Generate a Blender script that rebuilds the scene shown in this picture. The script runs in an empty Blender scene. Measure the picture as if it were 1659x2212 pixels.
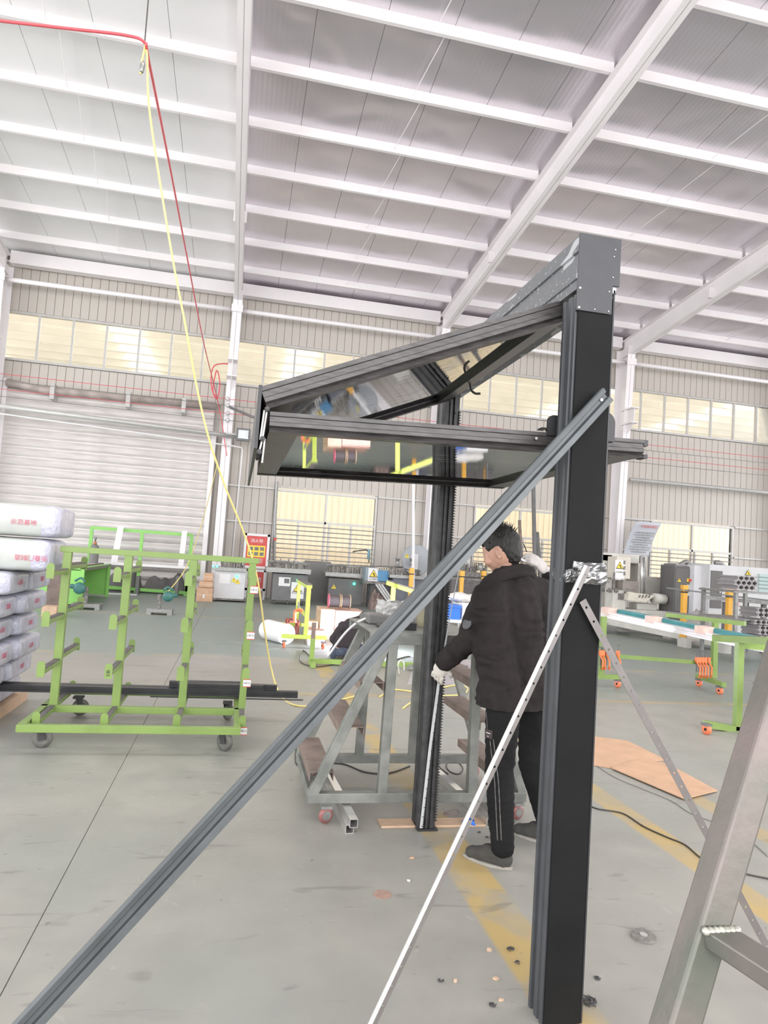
import bpy, bmesh, math, random
from math import sin, cos, pi, radians
from mathutils import Vector, Matrix, noise
random.seed(7)
S = bpy.context.scene
COL = S.collection
V = Vector

# ------------------------------------------------------------------ camera
F, CX, CY = 1494.6, 829.5, 1106.0
YAW, PITCH, ROLL, CAMH = .2056086, .065150425, -.0661677, 1.5
fw = V((sin(YAW)*cos(PITCH), cos(YAW)*cos(PITCH), sin(PITCH)))
r0 = V((cos(YAW), -sin(YAW), 0)); u0 = r0.cross(fw)
RT = cos(ROLL)*r0 - sin(ROLL)*u0
UP = sin(ROLL)*r0 + cos(ROLL)*u0
cam = bpy.data.objects.new('camera', bpy.data.cameras.new('camera'))
COL.objects.link(cam)
m = Matrix((RT, UP, -fw)).transposed().to_4x4(); m.translation = V((0, 0, CAMH))
cam.matrix_world = m
cam.data.sensor_fit = 'HORIZONTAL'; cam.data.sensor_width = 36
cam.data.lens = 36*F/1659; cam.data.clip_start = .05; cam.data.clip_end = 400
S.camera = cam

# ------------------------------------------------------------------ sky, daylight, exposure
S.view_settings.view_transform = 'Standard'; S.view_settings.look = 'None'
S.view_settings.exposure = 0.22; S.view_settings.gamma = 1
S.view_settings.use_curve_mapping = False
w = bpy.data.worlds.new('sky'); S.world = w; w.use_nodes = True
w.node_tree.nodes['Background'].inputs[0].default_value = (.93, .95, 1, 1)
w.node_tree.nodes['Background'].inputs[1].default_value = 1.3

def area(name, loc, target, sx, sy, power, col=(1, 1, 1)):
    l = bpy.data.lights.new(name, 'AREA'); l.shape = 'RECTANGLE'; l.size = sx; l.size_y = sy
    l.energy = power; l.color = col
    o = bpy.data.objects.new(name, l); COL.objects.link(o)
    o.location = loc; zz = (V(loc)-V(target)).normalized(); up = V((0, 0, 1)) if abs(zz.z) < .99 else V((0, 1, 0))
    xx = up.cross(zz).normalized(); yy = zz.cross(xx); o.rotation_euler = Matrix((xx, yy, zz)).transposed().to_euler()
    return o
# daylight through the open gable and the side openings of the hall (all out of frame), and skylights of the next hall
area('daylight_gable', (3, -11, 4.8), (3, 20, 8.5), 34, 6, 3300, (1, .97, .96))
area('daylight_left', (-17, 8, 4.5), (4, 8, 6), 24, 7, 1900, (.98, .98, 1))
area('daylight_right', (31, 8, 4.5), (8, 8, 6), 24, 7, 1900, (1, .97, .98))
area('daylight_next_hall', (6, 29.5, 9.2), (6, 29.5, 0), 60, 8, 4300, (1, .985, .95))
area('uplight_next_hall', (6, 23.2, 1.6), (6, 27.5, 9), 60, 2.5, 1900, (1, .98, .95))  # added uplight without a real source, brightens the next hall's roof
area('skylight_near', (5, 3, 9.6), (5, 5, 0), 14, 1.5, 350, (1, .98, .97))

# ------------------------------------------------------------------ pixel -> point on a real plane of the place
def ray(x, y): return RT*((x-CX)/F) - UP*((y-CY)/F) + fw
def PY(x, y, v):
    d = ray(x, y); return V((0, 0, CAMH)) + d*(v/d.y)
def PX(x, y, v):
    d = ray(x, y); return V((0, 0, CAMH)) + d*(v/d.x)
def PZ(x, y, v=0.0):
    d = ray(x, y); return V((0, 0, CAMH)) + d*((v-CAMH)/d.z)

# ------------------------------------------------------------------ materials
MATS = {}
def nn(nt, t, **k):
    n = nt.nodes.new(t)
    for a, b in k.items(): setattr(n, a, b)
    return n
def mat(name, col, rough=.5, metal=0., var=.08, scale=6., bump=0., bscale=40., col2=None, spec=.5, coords='Object',
        alpha=1., emit=0., trans=0., stretch=(1, 1, 1), coat=0.):
    if name in MATS: return MATS[name]
    m = bpy.data.materials.new(name); m.use_nodes = True; nt = m.node_tree; L = nt.links
    b = nt.nodes['Principled BSDF']
    b.inputs['Roughness'].default_value = rough; b.inputs['Metallic'].default_value = metal
    b.inputs['Specular IOR Level'].default_value = spec
    b.inputs['Coat Weight'].default_value = coat
    tc = nn(nt, 'ShaderNodeTexCoord'); mp = nn(nt, 'ShaderNodeMapping'); mp.inputs['Scale'].default_value = stretch
    L.new(tc.outputs[coords], mp.inputs[0])
    if var > 0 or col2:
        nz = nn(nt, 'ShaderNodeTexNoise'); nz.inputs['Scale'].default_value = scale; nz.inputs['Detail'].default_value = 5
        L.new(mp.outputs[0], nz.inputs['Vector'])
        rp = nn(nt, 'ShaderNodeValToRGB'); rp.color_ramp.elements[0].position = .33; rp.color_ramp.elements[1].position = .67
        c2 = col2 or tuple(min(1, c*(1+var)) for c in col)
        c1 = col if col2 else tuple(c*(1-var) for c in col)
        rp.color_ramp.elements[0].color = (*c1, 1); rp.color_ramp.elements[1].color = (*c2, 1)
        L.new(nz.outputs[0], rp.inputs[0]); L.new(rp.outputs[0], b.inputs['Base Color'])
    else:
        b.inputs['Base Color'].default_value = (*col, 1)
    if bump > 0:
        n2 = nn(nt, 'ShaderNodeTexNoise'); n2.inputs['Scale'].default_value = bscale; n2.inputs['Detail'].default_value = 4
        L.new(mp.outputs[0], n2.inputs['Vector'])
        bp = nn(nt, 'ShaderNodeBump'); bp.inputs['Strength'].default_value = bump; bp.inputs['Distance'].default_value = .02
        L.new(n2.outputs[0], bp.inputs['Height']); L.new(bp.outputs[0], b.inputs['Normal'])
    if emit > 0:
        b.inputs['Emission Color'].default_value = (*col, 1); b.inputs['Emission Strength'].default_value = emit
    if trans > 0: b.inputs['Transmission Weight'].default_value = trans
    if alpha < 1: b.inputs['Alpha'].default_value = alpha
    MATS[name] = m
    return m
def glassmat(name, tint, gloss=.25, rough=.02, streak=0., film=(0, 0, 0), filmw=0.):
    m = bpy.data.materials.new(name); m.use_nodes = True; nt = m.node_tree; L = nt.links; nt.nodes.clear()
    out = nn(nt, 'ShaderNodeOutputMaterial'); tr = nn(nt, 'ShaderNodeBsdfTransparent'); gl = nn(nt, 'ShaderNodeBsdfGlossy')
    tr.inputs[0].default_value = (*tint, 1); gl.inputs['Roughness'].default_value = rough
    fr = nn(nt, 'ShaderNodeFresnel'); fr.inputs[0].default_value = 1.5
    ad = nn(nt, 'ShaderNodeMath', operation='ADD'); ad.inputs[1].default_value = gloss; L.new(fr.outputs[0], ad.inputs[0])
    mx = nn(nt, 'ShaderNodeMixShader'); L.new(ad.outputs[0], mx.inputs[0]); L.new(tr.outputs[0], mx.inputs[1]); L.new(gl.outputs[0], mx.inputs[2])
    last = mx
    if streak > 0:
        tc = nn(nt, 'ShaderNodeTexCoord'); mp = nn(nt, 'ShaderNodeMapping'); mp.inputs['Scale'].default_value = (3, 26, 3)
        mp.inputs['Rotation'].default_value = (0, 0, .25)
        nz = nn(nt, 'ShaderNodeTexNoise'); nz.inputs['Scale'].default_value = 2.4; nz.inputs['Detail'].default_value = 6
        nz.inputs['Distortion'].default_value = .6
        L.new(tc.outputs['Object'], mp.inputs[0]); L.new(mp.outputs[0], nz.inputs['Vector'])
        bp = nn(nt, 'ShaderNodeBump'); bp.inputs['Strength'].default_value = streak; bp.inputs['Distance'].default_value = .01
        L.new(nz.outputs[0], bp.inputs['Height']); L.new(bp.outputs[0], gl.inputs['Normal'])
        rp = nn(nt, 'ShaderNodeValToRGB'); rp.color_ramp.elements[0].position = .62; rp.color_ramp.elements[1].position = .66
        rp.color_ramp.elements[0].color = (0, 0, 0, 1); rp.color_ramp.elements[1].color = (filmw, filmw, filmw, 1)
        L.new(nz.outputs[0], rp.inputs[0])
        df = nn(nt, 'ShaderNodeBsdfDiffuse'); df.inputs[0].default_value = (*film, 1)
        m2 = nn(nt, 'ShaderNodeMixShader'); L.new(rp.outputs[0], m2.inputs[0]); L.new(mx.outputs[0], m2.inputs[1]); L.new(df.outputs[0], m2.inputs[2])
        last = m2
    L.new(last.outputs[0], out.inputs[0]); MATS[name] = m
    return m

white_steel = mat('white_steel', (.83, .795, .80), .45, 0, .03, 1.2)
white_wall = mat('cream_wall_sheet', (.53, .49, .44), .45, 0, .05, .8)
wall_back_m = mat('wall_backing', (.44, .415, .38), .7, 0, .05, 1)
frame_alu = mat('window_alu', (.50, .49, .47), .4, .2, .05, 4)
shutter_m = mat('shutter_slat', (.66, .62, .60), .38, .15, .10, 1.6, stretch=(1, 1, 5))
black_alu = mat('black_anodised', (.030, .031, .034), .42, .1, .18, 9, .02, 60)
black_face = mat('black_powder', (.012, .0125, .013), .6, 0, .15, 5, .05, 300, spec=.12)
grey_face = mat('grey_window_sheen', (.060, .064, .070), .45, .1, .12, 7, .03, 200)  # left side of the near post: window reflection put into this lighter grey
rail_brown = mat('sash_rail_dark', (.060, .055, .055), .35, .15, .35, 14, .04, 60, stretch=(1, 6, 6))
green_paint = mat('lime_paint', (.215, .32, .085), .38, 0, .08, 5)
green_dull = mat('olive_green_paint', (.28, .42, .10), .45, 0, .10, 5)
green_tri = mat('grass_green_paint', (.25, .58, .13), .4, 0, .06, 4)
rubber = mat('grey_rubber', (.16, .145, .145), .7, 0, .2, 12)
black_rub = mat('black_rubber', (.05, .05, .05), .6, 0, .2, 12)
dark_hole = mat('hole_black', (.015, .015, .015), .8, 0, 0)
caster_grey = mat('caster_grey', (.13, .13, .115), .5, 0, .2, 20)
caster_red = mat('caster_orange', (.80, .22, .10), .4, 0, .1, 20)
zinc = mat('zinc_bracket', (.30, .30, .29), .4, .6, .15, 20)
raw_steel = mat('worn_grey_green_steel', (.17, .18, .165), .45, .25, .25, 9, .05, 60, col2=(.28, .285, .265))
brown_steel = mat('brown_tread', (.23, .175, .15), .6, .1, .2, 10, .06, 60)
alu = mat('mill_aluminium', (.72, .71, .69), .28, .75, .05, 12, stretch=(1, 1, 1))
alu_side = mat('aluminium_dull_shaded', (.20, .185, .18), .45, .5, .1, 12)
card = mat('cardboard', (.58, .37, .24), .8, 0, .08, 6)
card2 = mat('cardboard_pale', (.62, .44, .31), .8, 0, .08, 6)
wood = mat('plywood_strip', (.60, .42, .29), .7, 0, .12, 14, stretch=(1, 6, 1))
screwm = mat('screw_head', (.62, .60, .58), .3, .8, 0)
white_plast = mat('white_plastic', (.75, .74, .74), .4, 0, .03, 5)
machine_grey = mat('machine_grey', (.145, .145, .14), .5, 0, .15, 4)
machine_white = mat('machine_white', (.62, .62, .63), .45, 0, .05, 3)
machine_beige = mat('machine_beige', (.55, .54, .49), .5, 0, .08, 4)
grimy = mat('grimy_metal', (.20, .19, .175), .55, .3, .4, 14)
teal = mat('teal_paint', (.04, .22, .23), .4, 0, .1, 8)
orange = mat('orange_paint', (.85, .22, .08), .4, 0, .1, 8)
yellow_or = mat('yellow_orange_paint', (.80, .42, .06), .4, 0, .06, 8)
yellow_lab = mat('yellow_label', (.85, .66, .06), .5, 0, 0)
blue = mat('blue_plastic', (.02, .16, .65), .4, 0, .05, 5)
redp = mat('red_print', (.62, .08, .07), .5, 0, .1, 6)
pinkprint = mat('pink_print', (.60, .13, .20), .5, 0, 0)
black_ink = mat('black_ink', (.03, .03, .03), .6, 0, 0)
cable_m = mat('black_cable', (.06, .055, .05), .5, 0, .1, 20)

# ------------------------------------------------------------------ mesh helpers
ORG = {}
def origin(o): return ORG.get(o.name, V((0, 0, 0))) if o else V((0, 0, 0))
def thing(name, label, cat, loc=(0, 0, 0), group=None, kind=None):
    o = bpy.data.objects.new(name, None); COL.objects.link(o); o.location = loc
    o.empty_display_size = .1; ORG[o.name] = V(loc); meta(o, label, cat, group, kind); return o
def meta(o, label=None, cat=None, group=None, kind=None):
    if label: o['label'] = label
    if cat: o['category'] = cat
    if group: o['group'] = group
    if kind: o['kind'] = kind
    return o
def link(name, me, mt, parent=None, loc=None):
    o = bpy.data.objects.new(name, me); COL.objects.link(o)
    if mt is not None and not me.materials: me.materials.append(mt)
    if parent: o.parent = parent
    ORG[o.name] = origin(parent)
    if loc is not None: o.location = V(loc)-origin(parent)
    return o
class MB:
    def __init__(s): s.v = []; s.f = []
    def add(s, vs, fs):
        n = len(s.v); s.v += [V(p) for p in vs]; s.f += [[n+i for i in f] for f in fs]; return s
    def box(s, a, b):
        x0, y0, z0 = (min(a[i], b[i]) for i in range(3)); x1, y1, z1 = (max(a[i], b[i]) for i in range(3))
        return s.add([(x0, y0, z0), (x1, y0, z0), (x1, y1, z0), (x0, y1, z0), (x0, y0, z1), (x1, y0, z1), (x1, y1, z1), (x0, y1, z1)],
                     [(0, 3, 2, 1), (4, 5, 6, 7), (0, 1, 5, 4), (1, 2, 6, 5), (2, 3, 7, 6), (3, 0, 4, 7)])
    def prof(s, a, b, pts, up=(0, 0, 1)):
        """extrude a profile [(u across, v along up)] from a to b"""
        a = V(a); b = V(b); d = (b-a).normalized(); up = V(up)
        r = d.cross(up)
        if r.length < 1e-4: up = V((0, 1, 0)); r = d.cross(up)
        r.normalize(); u = r.cross(d).normalized(); n = len(pts)
        vs = [a+r*p[0]+u*p[1] for p in pts]+[b+r*p[0]+u*p[1] for p in pts]
        fs = [[i, (i+1) % n, n+(i+1) % n, n+i] for i in range(n)]
        return s.add(vs, fs+[list(range(n))[::-1], [n+i for i in range(n)]])
    def bar(s, a, b, w, h, up=(0, 0, 1)):
        return s.prof(a, b, [(-w/2, -h/2), (w/2, -h/2), (w/2, h/2), (-w/2, h/2)], up)
    def tube(s, pts, r, n=8, cap=True, closed=False):
        pts = [V(p) for p in pts]; N = len(pts); rr = r if isinstance(r, (list, tuple)) else [r]*N
        base = len(s.v); prev = None
        for i, p in enumerate(pts):
            if closed: d = pts[(i+1) % N]-pts[i-1]
            else: d = pts[min(i+1, N-1)]-pts[max(i-1, 0)]
            d.normalize()
            if prev is None:
                q = V((0, 0, 1)) if abs(d.z) < .9 else V((1, 0, 0)); e1 = d.cross(q).normalized()
            else: e1 = (prev-d*prev.dot(d)).normalized()
            prev = e1; e2 = d.cross(e1)
            for k in range(n):
                t = 2*pi*k/n; s.v.append(p+(e1*cos(t)+e2*sin(t))*rr[i])
        for i in range(N if closed else N-1):
            j = (i+1) % N
            for k in range(n):
                s.f.append([base+i*n+k, base+i*n+(k+1) % n, base+j*n+(k+1) % n, base+j*n+k])
        if cap and not closed:
            s.f.append([base+k for k in range(n)][::-1]); s.f.append([base+(N-1)*n+k for k in range(n)])
        return s
    def cyl(s, a, b, r, n=12): return s.tube([a, b], r, n)
    def lathe(s, base, axis, prof, n=16):
        """prof [(r,h)] along axis"""
        base = V(base); ax = V(axis).normalized(); q = V((0, 0, 1)) if abs(ax.z) < .9 else V((1, 0, 0))
        e1 = ax.cross(q).normalized(); e2 = ax.cross(e1); b0 = len(s.v)
        for r, h in prof:
            for k in range(n):
                t = 2*pi*k/n; s.v.append(base+ax*h+(e1*cos(t)+e2*sin(t))*r)
        for i in range(len(prof)-1):
            for k in range(n):
                s.f.append([b0+i*n+k, b0+i*n+(k+1) % n, b0+(i+1)*n+(k+1) % n, b0+(i+1)*n+k])
        s.f.append([b0+k for k in range(n)][::-1]); s.f.append([b0+(len(prof)-1)*n+k for k in range(n)])
        return s
    def mesh(s, name, o=V((0, 0, 0)), smooth=False):
        me = bpy.data.meshes.new(name); me.from_pydata([tuple(p-o) for p in s.v], [], s.f)
        bm = bmesh.new(); bm.from_mesh(me); bmesh.ops.recalc_face_normals(bm, faces=bm.faces); bm.to_mesh(me); bm.free()
        if smooth: me.polygons.foreach_set('use_smooth', [True]*len(me.polygons))
        me.update(); return me
    def build(s, name, mt, parent=None, label=None, bev=0., smooth=False, cat=None, group=None, kind=None):
        o0 = origin(parent); loc = None
        if parent is None:
            c = sum(s.v, V((0, 0, 0)))/len(s.v); zmin = min(p.z for p in s.v); o0 = V((c.x, c.y, zmin))
        me = s.mesh(name, o0, smooth); o = link(name, me, mt, parent)
        if parent is None: o.location = o0; ORG[o.name] = o0
        if bev > 0:
            md = o.modifiers.new('bevel', 'BEVEL'); md.width = bev; md.segments = 2; md.limit_method = 'ANGLE'
        meta(o, label, cat, group, kind); return o
def copy_tree(o, parent=None, loc=None, label=None):
    c = o.copy(); COL.objects.link(c); ORG[c.name] = V(loc) if (parent is None and loc is not None) else ORG.get(o.name, V((0, 0, 0)))
    if parent: c.parent = parent
    elif loc is not None: c.location = loc
    if label: c['label'] = label
    for ch in [x for x in bpy.data.objects if x.parent == o and x != c]: copy_tree(ch, c)
    return c
def cat_rom(pts, sub=6):
    P = [V(p) for p in pts]; out = []
    for i in range(len(P)-1):
        p0 = P[max(i-1, 0)]; p1 = P[i]; p2 = P[i+1]; p3 = P[min(i+2, len(P)-1)]
        for k in range(sub):
            t = k/sub
            out.append(.5*((2*p1)+(p2-p0)*t+(2*p0-5*p1+4*p2-p3)*t*t+(3*p1-p0-3*p2+p3)*t**3))
    out.append(P[-1]); return out
def pxbox(x0, y0, x1, y1, Yf, dep):
    """axis-aligned box whose front face (at depth Yf) fills a photo rectangle"""
    xm, ym = (x0+x1)/2, (y0+y1)/2
    a = PY(x0, ym, Yf); b = PY(x1, ym, Yf); t = PY(xm, y0, Yf); u = PY(xm, y1, Yf)
    return (a.x, Yf, max(u.z, 0)), (b.x, Yf+dep, t.z)
def text_mesh(body, size, name='lettering'):
    c = bpy.data.curves.new('tmp_text', 'FONT'); c.body = body; c.size = size; c.align_x = 'CENTER'; c.align_y = 'CENTER'
    c.resolution_u = 2; c.extrude = size*.01
    o = bpy.data.objects.new('tmp_text', c); COL.objects.link(o); bpy.context.view_layer.update()
    me = bpy.data.meshes.new_from_object(o.evaluated_get(bpy.context.evaluated_depsgraph_get()))
    me.materials.clear(); bpy.data.objects.remove(o); bpy.data.curves.remove(c); me.name = name; return me
def text(body, size, loc, xdir, ydir, mt, parent, name='lettering', label=None):
    """flat lettering lying on a surface: xdir = reading direction, ydir = up of the letters"""
    me = text_mesh(body, size, name); xd = V(xdir).normalized(); yd = V(ydir).normalized(); zd = xd.cross(yd).normalized()
    M = Matrix((xd, yd, zd)).transposed(); o0 = origin(parent)
    for v in me.vertices: v.co = M @ v.co + V(loc)-o0
    o = link(name, me, mt, parent); meta(o, label); return o

# ================================================================== THE HALL
D = 22.0                        # back wall
COLX = [-13.85, -7.2, -.55, 6.07, 12.7, 19.35, 26.0]
X0, X1, YN = -13.9, 26.2, -10.0
RS = .0905; ZE = 9.75           # roof slope, underside of the roof at the wall
def zroof(y): return ZE+RS*(D-y)

# ---- floor: base with joints, cast slabs proud of it
def floor_material():
    m = bpy.data.materials.new('painted_concrete'); m.use_nodes = True; nt = m.node_tree; L = nt.links
    b = nt.nodes['Principled BSDF']; geo = nn(nt, 'ShaderNodeNewGeometry')
    sep = nn(nt, 'ShaderNodeSeparateXYZ'); L.new(geo.outputs['Position'], sep.inputs[0])
    def M(op, a, bb=None, c=None):
        n = nn(nt, 'ShaderNodeMath', operation=op); n.use_clamp = False
        for i, q in enumerate((a, bb, c)):
            if q is None: continue
            if isinstance(q, (int, float)): n.inputs[i].default_value = q
            else: L.new(q, n.inputs[i])
        return n.outputs[0]
    def noise_(scale, det=5, dist=0.):
        n = nn(nt, 'ShaderNodeTexNoise'); n.inputs['Scale'].default_value = scale; n.inputs['Detail'].default_value = det
        n.inputs['Distortion'].default_value = dist; L.new(geo.outputs['Position'], n.inputs['Vector']); return n.outputs[0]
    def ramp(f, p0, p1):
        n = nn(nt, 'ShaderNodeMapRange'); n.inputs[1].default_value = p0; n.inputs[2].default_value = p1; L.new(f, n.inputs[0]); return n.outputs[0]
    def mix(f, a, c):
        n = nn(nt, 'ShaderNodeMix', data_type='RGBA')
        L.new(f, n.inputs[0]) if not isinstance(f, float) else setattr(n.inputs[0], 'default_value', f)
        for i, q in ((6, a), (7, c)):
            if isinstance(q, tuple): n.inputs[i].default_value = (*q, 1)
            else: L.new(q, n.inputs[i])
        return n.outputs[2]
    X, Y = sep.outputs[0], sep.outputs[1]
    big = noise_(.55, 4, .4); mid = noise_(3.2, 6, .3); fine = noise_(26, 5)
    # worn grey concrete near, green coating further in
    wear = M('ADD', Y, M('MULTIPLY', M('SUBTRACT', big, .5), 1.2))
    grey = mix(ramp(mid, .35, .68), (.31, .303, .272), (.36, .352, .315))
    green = mix(ramp(mid, .3, .7), (.225, .265, .24), (.265, .30, .27))
    walk = mix(ramp(mid, .3, .7), (.32, .275, .235), (.34, .31, .27))
    # lane between Y 7.45 and 9.8 is worn pinkish
    isg = ramp(wear, 9.6, 9.9)
    colr = mix(isg, grey, green)
    lane = M('MULTIPLY', ramp(wear, 6.9, 7.5), M('SUBTRACT', 1., isg))
    right = ramp(X, 2.2, 3.2)
    lane_c = mix(right, walk, green)
    colr = mix(M('MULTIPLY', lane, ramp(big, .35, .6)), colr, lane_c)
    gpatch = M('MULTIPLY', ramp(big, .48, .62), .5)
    colr = mix(gpatch, colr, (.27, .295, .27))
    # yellow lines
    def band(v, lo, hi, e=.012):
        return M('MULTIPLY', ramp(v, lo-e, lo+e), M('SUBTRACT', 1., ramp(v, hi-e, hi+e)))
    wornm = ramp(noise_(2.3, 7, .8), .40, .56)
    wornl = ramp(noise_(1.5, 5, .3), .40, .58)
    s1 = M('MULTIPLY', band(X, 1.12, 1.335), M('MULTIPLY', M('SUBTRACT', 1., ramp(Y, 9.7, 9.8)), M('MULTIPLY_ADD', wornm, .75, .15)))
    s2 = M('MULTIPLY', band(X, 2.42, 2.60), M('MULTIPLY', M('SUBTRACT', 1., ramp(Y, 5.6, 6.2)), M('MULTIPLY_ADD', wornl, .5, .4)))
    s3 = M('MULTIPLY', band(X, 3.12, 3.27), M('MULTIPLY', M('SUBTRACT', 1., ramp(Y, 5.6, 6.2)), .55))
    h1 = M('MULTIPLY', band(Y, 9.72, 9.86), M('MULTIPLY', wornl, .45))
    h2 = M('MULTIPLY', band(Y, 7.38, 7.5), M('MULTIPLY_ADD', wornl, .35, .25))
    h3 = M('MULTIPLY', band(Y, 15.05, 15.2), M('MULTIPLY', wornl, .5))
    s = M('MINIMUM', M('ADD', M('ADD', M('ADD', s1, s2), M('ADD', s3, h1)), M('ADD', h2, h3)), 1.)
    colr = mix(s, colr, (.50, .36, .14))
    # scuffs and black specks
    sc = nn(nt, 'ShaderNodeMapping'); sc.inputs['Scale'].default_value = (1, 4, 1); L.new(geo.outputs['Position'], sc.inputs[0])
    n3 = nn(nt, 'ShaderNodeTexNoise'); n3.inputs['Scale'].default_value = 2.2; n3.inputs['Detail'].default_value = 8; n3.inputs['Distortion'].default_value = 1.2
    L.new(sc.outputs[0], n3.inputs['Vector'])
    colr = mix(M('MULTIPLY', ramp(n3.outputs[0], .63, .70), .45), colr, (.17, .165, .15))
    n4 = noise_(14, 3); colr = mix(M('MULTIPLY', ramp(n4, .70, .74), .5), colr, (.13, .125, .115))
    n5 = noise_(7, 8, 1.5); colr = mix(M('MULTIPLY', ramp(n5, .66, .72), .4), colr, (.44, .43, .40))
    L.new(colr, b.inputs['Base Color'])
    rg = M('MULTIPLY_ADD', fine, .18, .30); rg = M('ADD', rg, M('MULTIPLY', mid, .12)); L.new(rg, b.inputs['Roughness'])
    b.inputs['Specular IOR Level'].default_value = .55
    bp = nn(nt, 'ShaderNodeBump'); bp.inputs['Strength'].default_value = .12; bp.inputs['Distance'].default_value = .01
    L.new(mid, bp.inputs['Height']); L.new(bp.outputs[0], b.inputs['Normal'])
    return m
fm = floor_material()
fl = MB().box((-30, -14, -.3), (40, 40, -.005)).build('floor', mat('joint_filler', (.25, .243, .22), .9), kind='structure')
jx = [-30, -13.6, -7.1, -.636, 5.9, 12.4, 18.9, 26, 40]; jy = [-14, -6.6, -.6, 5.40, 11.4, 17.4, 23.4, 40]
for i in range(len(jx)-1):
    for j in range(len(jy)-1):
        g = .0022
        MB().box((jx[i]+g, jy[j]+g, -.02), (jx[i+1]-g, jy[j+1]-g, 0)).build('floor_slab', fm, fl)

# ---- back wall
wall = MB().box((X0, D+.03, -.01), (X1, D+.12, 1.13)).box((X0, D+.03, 3.55), (X1, D+.12, 6.55)).box((X0, D+.03, 8.05), (X1, D+.12, ZE+.1))
LW = [(-5.5, -2.3), (1.10, 4.28), (7.72, 10.9), (14.30, 17.52), (21, 24.2)]      # lower windows
xs = [X0]+[q for p in LW[1:] for q in p]+[X1]
for i in range(0, len(xs), 2): wall.box((xs[i], D+.03, 1.13), (xs[i+1], D+.12, 3.55))
wall = wall.build('wall_back', wall_back_m, kind='structure')
def panel_mesh(h):
    w_, d = .245, .03
    b = MB().prof((0, 0, 0), (0, 0, h), [(-w_/2+.007, -d), (-w_/2+.007, -.004), (-w_/2+.016, .0), (w_/2-.016, .0), (w_/2-.007, -.004), (w_/2-.007, -d)], (0, -1, 0))
    # profile's v axis points to the hall (-Y)
    return b.mesh('wall_panel')
pm = {}
def panels(x0, x1, z0, z1):
    h = round(z1-z0, 3)
    if h not in pm:
        pm[h] = panel_mesh(h); pm[h].materials.append(white_wall)
    n = int(round((x1-x0)/.245)); st = (x1-x0)/n
    for i in range(n):
        o = link('wall_panel', pm[h], None, wall); o.location = V((x0+st*(i+.5), D, z0))-origin(wall)
        o.scale.x = st/.245
XA, XB = -7.6, 21.0
far_right = 21.0
panels(XA, XB, 8.06, 9.55)
panels(XA, XB, 5.90, 6.54)
def lower_panels(x0, x1):
    panels(x0, x1, 0.0, 5.90) if x1-x0 < .6 else panels(x0, x1, 0.0, 5.90)
lower_panels(-.83, 1.02); lower_panels(4.36, 7.64); lower_panels(10.98, 14.22); lower_panels(17.6, XB)
for a, b_ in LW[1:4]:
    panels(a-.08, b_+.08, 3.46, 5.90); panels(a-.08, b_+.08, 0, 1.16)
# plain continuation beyond the picture
MB().box((X0, D-.005, 0), (XA, D+.03, 6.54)).box((X0, D-.005, 8.06), (XA, D+.03, 9.55)).box((XB, D-.005, 0), (X1, D+.03, 6.54)).box((XB, D-.005, 8.06), (X1, D+.03, 9.55)).build('wall_lining', white_wall, wall)
# girts and pipes on the wall
for z, r in ((2.32, .035), (3.42, .04)):
    for a, b_ in ((-.4, 1.02), (4.36, 6.0), (6.2, 7.64), (10.98, 12.6), (12.9, 14.22), (17.6, 26)):
        MB().bar((a, D-.06, z), (b_, D-.06, z), .06, .05).build('wall_girt', frame_alu, wall)
MB().bar((XA, D-.05, 9.50), (XB, D-.05, 9.50), .05, .06).build('wall_girt', white_steel, wall)

# ---- clerestory windows, one per bay
glass_win = glassmat('window_glass', (.97, .95, .91), -.025, .05)
wn = 0
def strip_window(xa, xb):
    global wn
    wn += 1
    z0, z1 = 6.62, 7.98
    f = MB().box((xa, D-.05, z0-.06), (xb, D+.08, z0+.01)).box((xa, D-.05, z1-.01), (xb, D+.08, z1+.06))
    f.box((xa, D-.04, z0), (xa+.05, D+.06, z1)).box((xb-.05, D-.04, z0), (xb, D+.06, z1))
    o = f.build('window_%d' % wn, frame_alu, kind='structure')
    n = 7; st = (xb-xa)/n
    for i in range(n):
        if i: MB().box((xa+i*st-.03, D-.035, z0), (xa+i*st+.03, D+.05, z1)).build('mullion', frame_alu, o)
        MB().box((xa+i*st+.03, D+.01, z0), (xa+(i+1)*st-.03, D+.018, z1)).build('pane', glass_win, o)
for i in range(len(COLX)-1): strip_window(COLX[i], COLX[i+1])

# ---- lower windows with security bars
def low_window(xa, xb):
    global wn
    wn += 1
    z0, z1, zt = 1.20, 3.36, 2.42
    f = MB()
    f.box((xa-.06, D-.06, z0-.08), (xb+.06, D+.1, z0)).box((xa-.06, D-.06, z1), (xb+.06, D+.1, z1+.07))
    f.box((xa-.06, D-.05, z0), (xa, D+.1, z1)).box((xb, D-.05, z0), (xb+.06, D+.1, z1))
    o = f.build('window_%d' % wn, frame_alu, kind='structure')
    xm = (xa+xb)/2
    MB().box((xa, D-.04, zt), (xb, D+.06, zt+.07)).build('transom', frame_alu, o)
    MB().box((xm-.03, D-.04, z0), (xm+.03, D+.06, z1)).build('mullion', frame_alu, o)
    for xq in (xa+(xb-xa)*.235, xa+(xb-xa)*.545, xa+(xb-xa)*.77):
        MB().box((xq-.03, D-.03, z0), (xq+.03, D+.05, zt)).build('sash_stile', frame_alu, o)
    for a, b_, c, d in ((xa, xm-.03, zt+.07, z1), (xm+.03, xb, zt+.07, z1), (xa, xm-.03, z0, zt), (xm+.03, xb, z0, zt)):
        MB().box((a, D+.02, c), (b_, D+.03, d)).build('pane', glass_win, o)
    for k in range(8):
        z = z0+.08+k*.146
        MB().box((xa-.02, D-.09, z-.015), (xb+.02, D-.065, z+.015)).build('security_bar', mat('bar_grey', (.24, .235, .225), .5, .1, .1, 8), o)
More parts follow.
